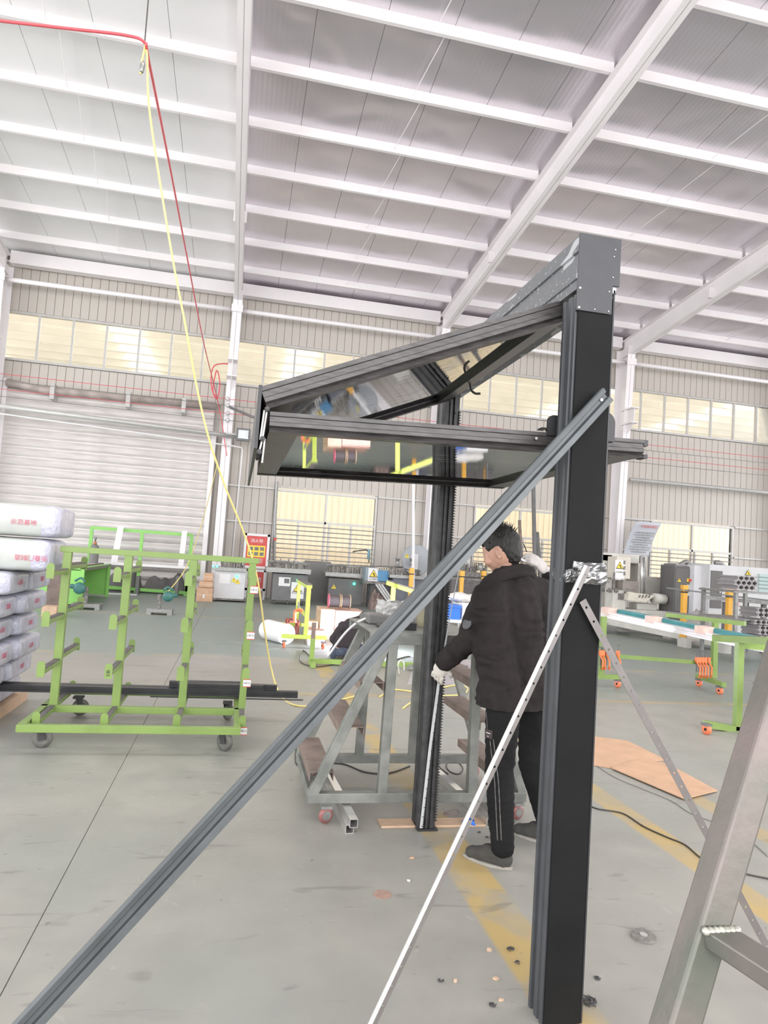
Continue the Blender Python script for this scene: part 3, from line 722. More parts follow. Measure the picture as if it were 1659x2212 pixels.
# black profiles resting on the bottom arms, behind the uprights
def profile_bar(name, x0, x1, y, z, w_, h_, lab, dy=0, dz=0, kind=0):
    prof = [(-w_/2, -h_/2), (w_/2, -h_/2), (w_/2, -h_*.2), (w_/2-.006, -h_*.15), (w_/2-.006, h_*.1), (w_/2, h_*.15), (w_/2, h_/2), (-w_/2, h_/2), (-w_/2, h_*.2), (-w_/2+.006, h_*.15), (-w_/2+.006, -h_*.2), (-w_/2, -h_*.25)]
    o = MB().prof((x0, y, z), (x1, y+dy, z+dz), prof).build(name, black_alu, None, lab, cat='metal profile', group='black profiles lying across the green rack'); return o
zb = .225
profile_bar('black_profile', -1.90, .62, 6.16, zb+.028, .06, .055, 'longest black profile on the rack, front of the lower layer, sticking out both sides')
profile_bar('black_profile', -1.86, .30, 6.235, zb+.028, .06, .055, 'black profile on the rack just behind the longest one')
profile_bar('black_profile', -.40, .32, 6.150, zb+.080, .05, .045, 'short black profile lying on top at the right end of the rack')
profile_bar('black_profile', -.47, .44, 6.215, zb+.084, .05, .045, 'short black profile on top, slightly crossed, its tip nearest the yellow hose', -.0, -.012)
profile_bar('black_profile', -.38, .20, 6.27, zb+.080, .04, .045, 'short black profile on top at the very back of the rack')
MB().tube([(-.6, 6.05, zb+.004), (.66, 6.05, zb+.004)], .006, 6).build('metal_rod', black_alu, None, 'thin dark rod on the lowest rack arms in front of the profiles', cat='rod')

# ================================================================== FOAM-WRAPPED PACKAGES STACKED AT THE LEFT EDGE
foamw = mat('foam_wrap', (.50, .525, .50), .35, 0, .06, 5, .15, 9, coat=.35)
stretchw = mat('stretch_film_end', (.46, .46, .56), .22, 0, .12, 9, .6, 30, col2=(.66, .66, .78), stretch=(1, 5, 1), coat=.5)
def package(x1, y0, y1, z0, z1, lab, L=1.5, rot=0., textbody=None, flip=False, endlab=False):
    """soft rounded bundle; right end at x1, front face at y0"""
    x0 = x1-L; c = V((x0+L/2, (y0+y1)/2, z0)); h = z1-z0; d = y1-y0; n = 20; mb = MB(); rings = []
    xs_ = [0, .004, .015, .035, .07]+[.12+k*.09 for k in range(int((L-.24)/.09)+1)]+[L-.07, L-.035, L-.015, L-.004, L]
    ins = {0: .055, 1: .030, 2: .014, 3: .005, 4: .001}
    N = len(xs_); vs = []; sd = random.random()*50
    for i, xx in enumerate(xs_):
        e = min(i, N-1-i); q = ins.get(e, 0); 
        for k in range(n):
            t = 2*pi*k/n; ct, s_ = cos(t), sin(t); pw = .30
            yy = (abs(ct)**pw*(1 if ct > 0 else -1))*(d/2-q); zz = (abs(s_)**pw*(1 if s_ > 0 else -1))*(h/2-q*.8)
            r_ = -abs(noise.noise(V((xx*3.5+sd, yy*9, zz*9))))*.010
            yy += r_*ct; zz += r_*s_*.5
            vs.append(V((x0+xx, c.y+yy, z0+h/2+zz)))
    fs = [[i*n+k, i*n+(k+1) % n, (i+1)*n+(k+1) % n, (i+1)*n+k] for i in range(N-1) for k in range(n)]
    fs += [list(range(n))[::-1], [(N-1)*n+k for k in range(n)]]
    P = thing('wrapped_package', lab, 'package', (c.x, c.y, z0), 'foam-wrapped packages in the stack at the left edge')
    o = MB().add(vs, fs).build('foam_sleeve', foamw, P, smooth=True)
    # film end cap: last stretch re-skinned slightly proud
    i0 = N-6; v2 = []; 
    cc = V((0, c.y, z0+h/2))
    for i in range(i0, N):
        for k in range(n):
            p = vs[i*n+k]; q = V((0, p.y-cc.y, p.z-cc.z)); v2.append(p+q.normalized()*(.0015+.0012*noise.noise(p*30))+V((.004 if i >= N-2 else 0, 0, 0)))
    M_ = N-i0
    f2 = [[i*n+k, i*n+(k+1) % n, (i+1)*n+(k+1) % n, (i+1)*n+k] for i in range(M_-1) for k in range(n)]+[[(M_-1)*n+k for k in range(n)]]
    MB().add(v2, f2).build('film_end', stretchw, P, smooth=True)
    if textbody:
        s_ = -1 if flip else 1
        text(textbody, .046, (-1.49 if flip else -1.565, y0-.003, z0+h*.42), (s_, 0, 0), (0, 0, s_), pinkprint, P)
    if endlab: text(endlab, .045, (x1+.006, (y0+y1)/2, z0+h*.5), (0, 1, 0), (0, 0, 1), pinkprint, P)
    return P
zc = 0.02; Hs = [.20, .19, .20, .20, .20, .215, .205]
# base pallet
MB().box((-3.3, 5.45, 0), (-1.75, 6.9, .10)).build('pallet', wood, None, 'low wooden pallet under the stack of wrapped packages', cat='pallet')
zc = .10
lay = [ # right end x, front y, back y per package, bottom to top
  [(-1.78, 5.50, 6.10), (-1.77, 6.12, 6.72)],
  [(-1.72, 5.48, 6.08), (-1.70, 6.10, 6.74)],
  [(-1.66, 5.52, 6.02), (-1.63, 6.04, 6.70)],
  [(-1.70, 5.50, 6.10), (-1.66, 6.12, 6.66)],
  [(-1.66, 5.50, 6.00), (-1.62, 6.02, 6.72)],
  [(-1.60, 5.52, 6.04), (-1.60, 6.06, 6.70)],
]
names_ = ['bottom', 'second', 'third', 'fourth', 'fifth', 'sixth']
for li, L_ in enumerate(lay):
    h = .186
    for pi_, (x1, y0, y1) in enumerate(L_):
        package(x1, y0, y1, zc+.005, zc+h-.004, 'foam-wrapped package, %s layer from the floor, %s side' % (names_[li], 'near' if pi_ == 0 else 'far'), endlab='示范基' if (li+pi_) % 2 else '门制造')
    zc += h
package(-1.37, 5.60, 6.14, zc+.003, zc+.252, 'foam-wrapped package with upside-down red lettering, second from the top of the stack', textbody='折叠门制造', flip=True)
package(-1.50, 6.16, 6.74, zc+.003, zc+.250, 'foam-wrapped package behind the one with upside-down lettering', endlab='基地')
zc += .258
package(-1.32, 5.60, 6.14, zc+.003, zc+.250, 'topmost foam-wrapped package with red lettering and taped end', textbody='示范基地')
package(-1.49, 6.16, 6.72, zc+.003, zc+.262, 'topmost foam-wrapped package at the back, film end catching the light', endlab='示范')

# ================================================================== STEEL STEP STAND BEHIND THE FRAME
ST = thing('step_platform', 'worn grey-green steel step platform on castors with brown treads on both sides', 'step platform', (1.1, 4.33, 0))
rs = raw_steel
def sb(a, b, w_=.055, h_=.055, name='frame_tube', up=(0, 0, 1), mt=None): return MB().bar(a, b, w_, h_, up).build(name, mt or rs, ST, bev=.003)
for yq in (3.98, 4.73):
    sb((.50, yq, .125), (1.81, yq, .125))
    sb((.925, yq, .15), (.935, yq, 1.04), up=(0, 1, 0)); sb((1.30, yq, .15), (1.30, yq, 1.04), up=(0, 1, 0)) if yq > 4 else sb((1.468, yq, .15), (1.455, yq, 1.04), up=(0, 1, 0))
    sb((.52, yq, .13), (.905, yq, 1.02), .055, .05, 'brace_tube', (0, 1, 0))
    sb((1.79, yq, .13), (1.48, yq, 1.02), .05, .05, 'brace_tube', (0, 1, 0))
    sb((.80, yq, 1.03), (1.52, yq, 1.03), .06, .06)
for xq in (.53, 1.78): sb((xq, 4.01, .125), (xq, 4.70, .125))
def tread(x0, x1, z, y0=3.98, y1=4.72):
    mb = MB().box((x0, y0, z-.006), (x1, y1, z)).box((x0, y0, z-.05), (x0+.006, y1, z-.006)).box((x1-.006, y0, z-.05), (x1, y1, z-.006))
    mb.build('tread', brown_steel, ST, bev=.002)
tread(.50, .64, .265); tread(.655, .80, .520); tread(.755, .90, .775)
tread(1.62, 1.77, .265); tread(1.50, 1.64, .56); tread(1.44, 1.58, .80)
MB().box((.80, 3.95, 1.058), (1.50, 4.75, 1.066)).build('platform_plate', rs, ST, label='oily grey platform top')
for k, (xq, yq) in enumerate(((.602, 3.93), (.603, 4.72), (1.755, 3.95), (1.755, 4.72))):
    c = V((xq, yq, .043)); ax_ = V((.35, -.94, 0))
    cs = MB().lathe(c-ax_*.013, ax_, [(.022, 0), (.040, .003), (.043, .008), (.043, .018), (.040, .023), (.022, .026)], 20).build('castor', mat('brown_wheel', (.30, .12, .11), .4, 0, .2, 20), ST, smooth=True)
    MB().lathe(c-ax_*.015, ax_, [(.026, 0), (.026, .030)], 14).build('hub', zinc, cs); MB().box((xq-.03, yq-.03, .085), (xq+.03, yq+.03, .10)).build('mount_plate', zinc, cs)
# bent tube handrail of the platform
MB().tube(cat_rom([PY(708, 1418, 4.6), PY(748, 1365, 4.55), PY(785, 1338, 4.5), (PY(825, 1333, 4.5)), PY(880, 1345, 4.5)]), .008, 8).build('bent_tube', white_plast, None, 'white bent conduit arching over beside the step platform', cat='conduit', smooth=True)
# grey moulded box standing behind
bx = MB(); bx.prof((.86, 4.72, 1.068), (1.02, 4.72, 1.068), [(0, 0), (0, .035), (.12, .06), (.34, .06), (.34, 0)]).build('moulded_box', mat('grey_moulding', (.16, .155, .15), .5, 0, .15, 6), None, 'grey moulded box with a sloping lid on the step platform', cat='box', bev=.01)
# things lying on the platform
MB().lathe(PY(873, 1372, 4.35)+V((0, 0, .0)), (.9, .4, 0), [(.028, 0), (.028, .07)], 16).build('tape_roll', yellow_lab, None, 'yellow tape roll lying on the step platform', cat='tape roll')
zt = 1.067
crumple('film_bundle', (.98, 4.45, zt), (1.22, 4.7, zt+.14), 12, 8, .02, mat('grey_film', (.50, .50, .49), .35, 0, .15, 20, .2, 40), 9, None, label='grey bundle of clear film on the step platform behind the far post', cat='film bundle')
bk = MB().lathe((1.27, 4.40, zt), (0, 0, 1), [(.085, 0), (.100, .13), (.106, .13), (.106, .145), (.098, .145), (.093, .135), (.08, .01)], 24).build('bucket', mat('cream_bucket', (.66, .60, .42), .5, 0, .06, 5), None, 'cream plastic tub on the step platform next to the worker', cat='tub', smooth=True)
# blocks under the platform's front
for k, xq in enumerate((.89, .97, 1.05)): MB().box((xq, 4.12, zt), (xq+.06, 4.3, zt+.02+.012*k)).build('metal_block', black_alu, None, ('leftmost', 'middle', 'rightmost')[k]+' of the three small dark blocks on the platform edge', cat='block', bev=.003)

# floor pieces near the frame
def sq_tube(a, b, w_, t=.003):
    mb = MB()
    h = w_/2; pr = [(-h, -h), (h, -h), (h, h), (-h, h)]
    a = V(a); b = V(b); d = (b-a).normalized(); r = d.cross(V((0, 0, 1))).normalized(); u = r.cross(d)
    vs = []
    for P in (a, b):
        for s_ in (1, 1-2*t/w_):
            for (x, z) in pr: vs.append(P+r*x*s_+u*z*s_)
    fs = []
    for i in range(4):
        j = (i+1) % 4
        fs += [(i, j, 8+j, 8+i), (4+i, 12+i, 12+j, 4+j), (i, 4+i, 4+j, j), (8+i, 8+j, 12+j, 12+i)]
    return mb.add(vs, fs)
sq_tube((.715, 3.78, .0225), (.655, 5.10, .0225), .045).build('aluminium_tube', alu, None, 'lower square aluminium tube on the floor by the left castor', cat='metal tube')
sq_tube((.728, 3.74, .068), (.675, 5.05, .068), .045).build('aluminium_tube', alu, None, 'upper square aluminium tube stacked on another by the left castor', cat='metal tube')
sq_tube((1.545, 3.84, .023), (1.46, 5.3, .023), .046).build('aluminium_tube', alu, None, 'square aluminium tube on the floor beside the worker and the right foot of the stand', cat='metal tube')
MB().box((.905, 3.845, 0), (1.52, 3.955, .0115)).build('wood_strip', wood, None, 'thin plywood strip on the floor under the far post', cat='board', bev=.002)
# steel tape measure from floor to glove
tp = [V((1.118, 3.788, .02)), V((1.14, 3.785, .45)), V((1.165, 3.78, .80)), V((1.188, 3.775, 1.02)), V((1.205, 3.77, 1.18)), PY(978, 1300, 3.77), PY(1000, 1190, 3.77)]
mb = MB(); 
for i in range(len(tp)-1):
    w0, w1 = (.0085, .0085, .008, .005, .003, .0025, .0025)[i:i+2]; A, B = tp[i], tp[i+1]
    mb.add([A+V((-w0, 0, 0)), A+V((w0, 0, 0)), B+V((w1, 0, 0)), B+V((-w1, 0, 0)), A+V((-w0, .001, 0)), A+V((w0, .001, 0)), B+V((w1, .001, 0)), B+V((-w1, .001, 0))], [(0, 1, 2, 3), (4, 7, 6, 5), (0, 3, 7, 4), (1, 5, 6, 2)])
tape = mb.build('tape_measure', mat('tape_white', (.55, .57, .57), .3, 0, .03, 9), None, 'white tape measure blade pulled up along the far post to the gloved hand', cat='tape measure')
mk = MB()
for k in range(96):
    z = .03+k*.0102; t = min(max((z-.02)/1.0, 0), 1); xx = 1.118+(z-.02)*.0685; l = .006 if k % 5 else .011
    mk.box((xx+.0085-l, 3.7825-.004*t-.0025, z), (xx+.0085, 3.7835-.004*t-.0025, z+.004))
mk.build('graduations', black_ink, tape, kind='stuff')
# discs
def disc(p, r, t, mt, lab, hole=.011, name='cutting_disc', tilt=0):
    MB().lathe((p.x, p.y, .0005), (0, 0, 1), [(hole, 0), (r, 0), (r, t), (r*.45, t+.001), (hole, t)], 40).build(name, mt, None, lab, cat='disc')
p = PZ(826, 1933); disc(p, .040, .003, mat('brown_disc', (.38, .25, .20), .7, 0, .15, 30), 'small brown cutting disc lying on the floor left of the silver strip')
p = PZ(1390, 2026); disc(p, .050, .012, mat('flap_disc', (.20, .19, .17), .8, 0, .25, 60), 'dark flap grinding disc lying on the floor right of the near post', .012, 'grinding_disc')
MB().lathe((p.x, p.y, .012), (0, 0, 1), [(.010, 0), (.016, 0), (.016, .004), (.010, .004)], 20).build('washer', alu, bpy.data.objects['grinding_disc'])
# debris
def chip(x, y, s, mt, lab, name='wood_chip', cat='wood chip', h=.006, **k):
    p = PZ(x, y); mb = MB(); n = 5; a0 = random.random()*6; top = []; bot = []
    for i in range(n):
        a = a0+i*2*pi/n; r = s*(.6+.5*random.random()); q = V((p.x+r*cos(a), p.y+r*sin(a)*.8, .0005)); bot.append(q); top.append(q+V((0, 0, h*(.6+.6*random.random()))))
    mb.add(bot+top, [list(range(n))[::-1], [n+i for i in range(n)]]+[[i, (i+1) % n, n+(i+1) % n, n+i] for i in range(n)])
    return mb.build(name, mt, None, lab, cat=cat, **k)
chip(889, 1854, .012, card, 'small orange wood chip on the floor left of the yellow line, near the far post')
chip(1057, 2054, .014, card2, 'pale wood chip with a broken edge on the left side of the yellow line')
chip(1072, 2115, .014, card2, 'pale wood chip at the left edge of the yellow line near the picture bottom')
chip(1081, 2162, .011, card2, 'smallest sliver of wood below the others, by the near post foot')
chip(983, 2121, .009, card2, 'tan crumb on the floor left of the yellow line', h=.008)
chip(883, 1903, .010, white_plast, 'tiny white square chip on the floor beside the silver strip', 'plastic_chip', 'chip')
def swarf(x, y, s, lab, n=4, **k):
    p = PZ(x, y); mb = MB()
    for i in range(n):
        a = random.random()*6; q = [p+V((cos(a+t)*s*(t/5+.2), sin(a+t)*s*(t/5+.2), .003+.004*random.random())) for t in (0, .8, 1.6, 2.4, 3.4)]
        mb.tube(cat_rom(q, 3), .0022, 4)
    return mb.build('metal_curl', black_rub, None, lab, cat='swarf', **k)
swarf(951, 2119, .014, 'black curl of swarf on the floor left of the near post bottom')
swarf(1064, 2173, .014, 'dark curl of swarf just left of the near post bottom', 5)
swarf(1105, 2053, .020, 'dark curl of swarf on the yellow line')
swarf(1120, 2081, .016, 'flat dark sliver on the yellow line beside the near post', 2)
swarf(1273, 2165, .035, 'large tangle of dark swarf right of the near post bottom', 8)
swarf(1290, 2115, .014, 'dark speck of swarf above the large tangle')
swarf(1053, 1810, .012, 'black scrap on the floor in front of the worker, upper of two')
swarf(1035, 1799, .010, 'black scrap on the floor beside the plywood strip')
p = PZ(1012, 1784)
crumple('tape_scrap', (p.x-.028, p.y-.02, .012), (p.x+.028, p.y+.02, .034), 5, 3, .012, blue, 3, None, label='crumpled scrap of blue tape on the plywood strip', cat='tape scrap')
MB().tube(cat_rom([PZ(962, 1755), PZ(985, 1750), PZ(990, 1758), PZ(963, 1761), PZ(960, 1756)]+[PZ(975, 1762)], 4), .005, 6).build('loop_tie', mat('mauve_tie', (.30, .22, .21), .6), None, 'small brown loop of strap on the floor under the stand', cat='strap', smooth=True)
# flattened cardboard boxes on the floor at right
def sheet3(name, pxs, z, t, mt, lab, **k):
    P = [PZ(x, y, z) for x, y in pxs]; n = len(P)
    mb = MB().add(P+[q+V((0, 0, t)) for q in P], [list(range(n))[::-1], [n+i for i in range(n)]]+[[i, (i+1) % n, n+(i+1) % n, n+i] for i in range(n)])
    return mb.build(name, mt, None, lab, cat='cardboard', group='flattened cardboard boxes on the floor', **k)
sheet3('flat_cardboard', [(1270, 1590), (1355, 1601), (1440, 1643), (1405, 1646), (1318, 1660), (1262, 1650)], .002, .006, card, 'flattened cardboard sheet, rear one, next to the near post')
sheet3('flat_cardboard', [(1321, 1660), (1378, 1641), (1440, 1650), (1550, 1709), (1478, 1727)], .010, .006, card, 'flattened cardboard sheet, front one, its torn corner towards the steel stand')
# cables on the floor
def cable(pts, r, lab, mt=cable_m, cat='cable', name='cable', z=None, sub=6):
    P = [PZ(*q[:2], q[2] if len(q) > 2 else r) for q in pts]
    return MB().tube(cat_rom(P, sub), r, 6).build(name, mt, None, lab, cat=cat, smooth=True)
cable([(1265, 1735), (1290, 1747), (1345, 1757), (1390, 1785), (1440, 1808), (1480, 1825), (1520, 1857), (1580, 1880), (1659, 1898), (1700, 1905)], .0045, 'black cable with a red mark crossing the yellow line right of the near post')
cable([(1290, 1655), (1330, 1680), (1390, 1705), (1450, 1730), (1492, 1757), (1540, 1775), (1600, 1800), (1659, 1850)], .003, 'thin grey cord on the floor along the flattened cardboard', mat('grey_cord', (.25, .25, .23), .6))
cable([(668, 1575), (645, 1600), (638, 1640), (650, 1655), (690, 1652, .0), (740, 1650), (790, 1668), (840, 1670), (885, 1655)], .005, 'black cable looping on the floor under the step platform')
cable([(1030, 1636), (985, 1632), (965, 1650), (970, 1665), (990, 1672), (1000, 1660), (990, 1647), (975, 1640), (950, 1640), (948, 1655), (968, 1672)], .004, 'small coil of black cable on the floor between far post and worker')
ov = mat('yellow_hose', (.78, .66, .24), .35, 0, .05, 8)

# ================================================================== PEOPLE
from mathutils.bvhtree import BVHTree
def blob(name, prims, voxel, mt, parent=None, disp=None, smooth_it=3, label=None, cat=None, cut=None):
    bm = bmesh.new()
    for p in prims:
        if p[0] == 'c':
            _, a, b, ra, rb = p; a = V(a); b = V(b); d = b-a; n = 9
            for k in range(n+1):
                t = k/n
                bmesh.ops.create_icosphere(bm, subdivisions=2, radius=ra+(rb-ra)*t, matrix=Matrix.Translation(a+d*t))
        else:
            _, c, rad, M = p
            mm = Matrix.Translation(V(c)) @ (M.to_4x4() if M else Matrix.Identity(4)) @ Matrix.Diagonal((*rad, 1))
            bmesh.ops.create_icosphere(bm, subdivisions=3, radius=1, matrix=mm)
    me = bpy.data.meshes.new('tmp'); bm.to_mesh(me); bm.free()
    o = bpy.data.objects.new('tmp', me); COL.objects.link(o)
    r = o.modifiers.new('r', 'REMESH'); r.mode = 'VOXEL'; r.voxel_size = voxel
    s = o.modifiers.new('s', 'SMOOTH'); s.iterations = smooth_it; s.factor = .6
    bpy.context.view_layer.update()
    m2 = bpy.data.meshes.new_from_object(o.evaluated_get(bpy.context.evaluated_depsgraph_get()))
    bpy.data.objects.remove(o); bpy.data.meshes.remove(me); m2.name = name
    if disp:
        nor = [v.normal.copy() for v in m2.vertices]
        for v, q in zip(m2.vertices, nor): v.co = v.co+q*disp(v.co, q)
    if cut is not None:
        bm = bmesh.new(); bm.from_mesh(m2); bmesh.ops.bisect_plane(bm, geom=bm.verts[:]+bm.edges[:]+bm.faces[:], plane_co=cut[0], plane_no=cut[1], clear_inner=True)
        ed = [e for e in bm.edges if e.is_boundary]
        r_ = bmesh.ops.extrude_edge_only(bm, edges=ed); vv = [g for g in r_['geom'] if isinstance(g, bmesh.types.BMVert)]
        cc = sum((v.co for v in vv), V((0, 0, 0)))/len(vv)
        for v in vv: v.co += (cc-v.co)*.10+V((0, 0, .006))
        bm.to_mesh(m2); bm.free()
    m2.materials.clear(); m2.polygons.foreach_set('use_smooth', [True]*len(m2.polygons))
    o0 = origin(parent)
    if parent is None:
        xs = [v.co for v in m2.vertices]; o0 = V((sum(p.x for p in xs)/len(xs), sum(p.y for p in xs)/len(xs), min(p.z for p in xs)))
    m2.transform(Matrix.Translation(-o0)); o = link(name, m2, mt, parent)
    if parent is None: o.location = o0; ORG[o.name] = o0
    meta(o, label, cat); return o
def world_bvh(o):
    off = ORG[o.name]
    return BVHTree.FromPolygons([v.co+off for v in o.data.vertices], [tuple(p.vertices) for p in o.data.polygons])
def hit(bvh, x, y, lift=.002):
    d = ray(x, y).normalized(); loc, nor, _, _ = bvh.ray_cast(V((0, 0, CAMH)), d)
    return (loc+nor*lift, nor) if loc else (None, None)
skin = mat('skin', (.50, .29, .21), .5, 0, .06, 20); hair_m = mat('black_hair', (.014, .012, .011), .6, 0, .3, 60, .2, 160, stretch=(1, 1, .3))
jack_m = mat('black_jacket', (.026, .022, .022), .9, 0, .2, 8, .15, 240, spec=.15); trous_m = mat('black_trousers', (.014, .014, .0145), .9, 0, .2, 6, .12, 260, spec=.15)
shoe_m = mat('grey_canvas_shoe', (.050, .048, .043), .85, 0, .12, 14, .1, 300); sole_m = mat('shoe_sole', (.30, .285, .25), .7, 0, .1, 20)
glove_m = mat('grey_knit_glove', (.50, .47, .45), .9, 0, .08, 20, .25, 260)
def folds(a1, a2, fx=(9, 9, 15)):
    def f(p, n):
        q = V((p.x*fx[0], p.y*fx[1], p.z*fx[2])); w1 = noise.noise(q+V((0, 0, noise.noise(q*.5)*2)))
        return (1-abs(w1)*2.2)*a1*.5+noise.noise(V((p.x*38, p.y*38, p.z*22)))*a2
    return f
# --- worker standing behind the frame
fdir = V((-.72, .69, 0)).normalized(); fl_ = V((-fdir.y, fdir.x, 0))       # facing, and his left
anL = V((1.412, 3.335, .085)); anR = V((1.79, 3.615, .085))
knL = PY(1079, 1668, 3.37); knR = PY(1150, 1650, 3.63); hpL = PY(1090, 1478, 3.42); hpR = PY(1158, 1470, 3.56)
pel = (hpL+hpR)/2+V((0, 0, .03)); ch = PY(1112, 1330, 3.47); uch = PY(1112, 1275, 3.47); nk = PY(1098, 1238, 3.46)
shL = PY(1052, 1296, 3.36); elL = PY(1013, 1384, 3.50); wrL = PY(957, 1432, 3.68); haL = PY(946, 1449, 3.73)
shR = PY(1172, 1285, 3.60); elR = PY(1232, 1318, 3.72); wrR = PY(1181, 1235, 3.74); haR = PY(1152, 1210, 3.72)
hc = PY(1082, 1188, 3.47); hf = V((-.80, .58, -.36)).normalized(); hside = hf.cross(V((0, 0, 1))).normalized(); hup = hside.cross(hf).normalized()
HM = Matrix((hf, hside, hup)).transposed()
def H(a, b, c): return hc+hf*a+hside*b+hup*c
body = [('c', nk-V((0, 0, .05)), hc-hup*.03-hf*.015, .058, .056), ('c', pel, ch, .12, .13), ('c', ch, nk, .13, .06), ('c', hpL, knL, .07, .045), ('c', knL, anL, .045, .032),
        ('c', hpR, knR, .07, .045), ('c', knR, anR, .045, .032), ('c', shL, elL, .045, .036), ('c', elL, wrL, .034, .026), ('c', shR, elR, .045, .036), ('c', elR, wrR, .034, .026),
        ('c', ch, shL, .07, .05), ('c', ch, shR, .07, .05),
        ('e', hc, (.098, .076, .108), HM), ('e', H(.030, 0, -.045), (.062, .056, .062), HM), ('e', H(.052, 0, -.082), (.028, .028, .022), HM),
        ('e', H(.083, 0, -.005), (.014, .040, .016), HM), ('c', H(.086, 0, -.008), H(.100, 0, -.034), .008, .011), ('e', H(.088, 0, -.062), (.012, .022, .008), HM),
        ('e', H(.075, .040, -.022), (.014, .018, .016), HM), ('e', H(.075, -.040, -.022), (.014, .018, .016), HM),
        ('e', H(.07, .035, -.045), (.022, .025, .022), HM), ('e', H(.07, -.035, -.045), (.022, .025, .022), HM)]
sg = 1 if (H(0, 1, 0)-hc).dot(V((0, -1, 0))) > 0 else -1
for s_ in (1, -1):
    body += [('e', H(-.002, s_*.080, -.018), (.018, .010, .032), HM), ('c', H(-.014, s_*.092, .010), H(-.016, s_*.090, -.026), .0065, .006), ('c', H(-.014, s_*.092, .010), H(.008, s_*.088, .014), .0065, .005), ('e', H(.000, s_*.085, -.046), (.008, .006, .008), HM)]
W = blob('person', body, .0055, skin, None, None, 2, 'man in black jacket seen from behind, measuring the far post with gloved hands', 'person')
# hair
def hairdisp(p, n): return noise.noise(p*60)*.004+noise.noise(V((p.x*120, p.y*120, p.z*40)))*.003
hr = blob('hair', [('e', H(-.014, 0, .028), (.102, .080, .098), HM), ('e', H(-.045, 0, -.010), (.064, .070, .092), HM), ('e', H(-.030, 0, .0), (.055, .079, .055), HM), ('e', H(.045, 0, .055), (.048, .060, .045), HM),
                   ('e', H(.030, .056, .026), (.034, .020, .026), HM), ('e', H(.030, -.056, .026), (.034, .020, .026), HM)], .005, hair_m, W, hairdisp, 1)
sp = MB(); random.seed(11)
for k in range(150):
    th = random.random()*2*pi; ph = random.random()*.95; dr = V((cos(th)*ph, sin(th)*ph*.8, math.sqrt(max(0, 1-ph*ph))))
    p0_ = H(-.016+dr.x*.095, dr.y*.078, .026+dr.z*.094); dd_ = (HM @ V((dr.x*.7+random.uniform(-.5, .2), dr.y*.7+random.uniform(-.4, .4), dr.z*1.1))).normalized()
    sp.tube([p0_, p0_+dd_*.014, p0_+dd_*(.022+.014*random.random())+V((random.uniform(-.006, .006), 0, 0))], [.0045, .003, .0004], 4)
sp.build('hair_tufts', hair_m, W, kind='stuff')
# jacket
tl = (shR-shL).normalized()
jk = [('c', hpL+V((0, 0, -.05)), PY(1068, 1400, 3.42), .105, .115), ('c', hpR+V((0.02, 0, -.05)), PY(1165, 1400, 3.56), .11, .12), ('c', (hpL+hpR)/2+V((0, 0, -.05)), ch, .14, .15),
      ('c', PY(1068, 1400, 3.42), shL+V((.02, 0, -.02)), .115, .085), ('c', PY(1165, 1400, 3.56), shR+V((0, 0, -.02)), .12, .088), ('c', ch, uch, .15, .12), ('c', shL, shR, .085, .085),
      ('c', shL, elL, .080, .066), ('c', elL, wrL-(wrL-elL)*.10, .066, .050), ('c', shR, elR, .080, .068), ('c', elR, wrR-(wrR-elR)*.12, .066, .044),
      ('c', uch, nk, .11, .072), ('c', shL, nk, .075, .06), ('c', shR, nk, .080, .062)]
jk += [('c', PY(1075, 1500, 3.42), PY(1078, 1560, 3.42), .112, .112), ('c', PY(1150, 1500, 3.54), PY(1150, 1560, 3.54), .125, .125), ('c', PY(1112, 1480, 3.48), PY(1112, 1560, 3.48), .13, .13)]
J = blob('jacket', jk, .0075, jack_m, W, folds(.018, .004), 3, 'black jacket with a turned-up collar', cut=(V((1.45, 3.48, .765)), V((.05, .0, 1)).normalized()))
cl = []
cp = cat_rom([PY(1042, 1272, 3.44), PY(1048, 1256, 3.40), PY(1068, 1243, 3.37), PY(1098, 1231, 3.36), PY(1130, 1226, 3.39), PY(1148, 1232, 3.46), PY(1140, 1240, 3.54), PY(1100, 1255, 3.58), PY(1062, 1268, 3.55)], 3)
for i in range(len(cp)-1): cl += [('c', cp[i], cp[i+1], .020, .020), ('c', cp[i]-V((0, 0, .03)), cp[i+1]-V((0, 0, .03)), .024, .024)]
blob('collar', cl, .006, jack_m, J, folds(.004, .002), 2)
jb = world_bvh(J)
# round badge on the sleeve, hem seam and pocket flap
p_, n_ = hit(jb, 1009, 1347, .001)
if p_: MB().lathe(p_, n_, [(.030, -.004), (.030, .002), (.024, .003), (.023, .002), (.012, .003), (.011, .002)], 24).build('sleeve_badge', mat('badge_grey', (.075, .075, .078), .6, 0, .2, 90), J, smooth=False)
def ribbon(bvh, pts, r, mt, parent, name, lift=.0015, lab=None):
    P = [hit(bvh, x, y, lift)[0] for x, y in pts]; P = [q for q in P if q]
    if len(P) > 1: return MB().tube(P, r, 6).build(name, mt, parent, lab, smooth=True)
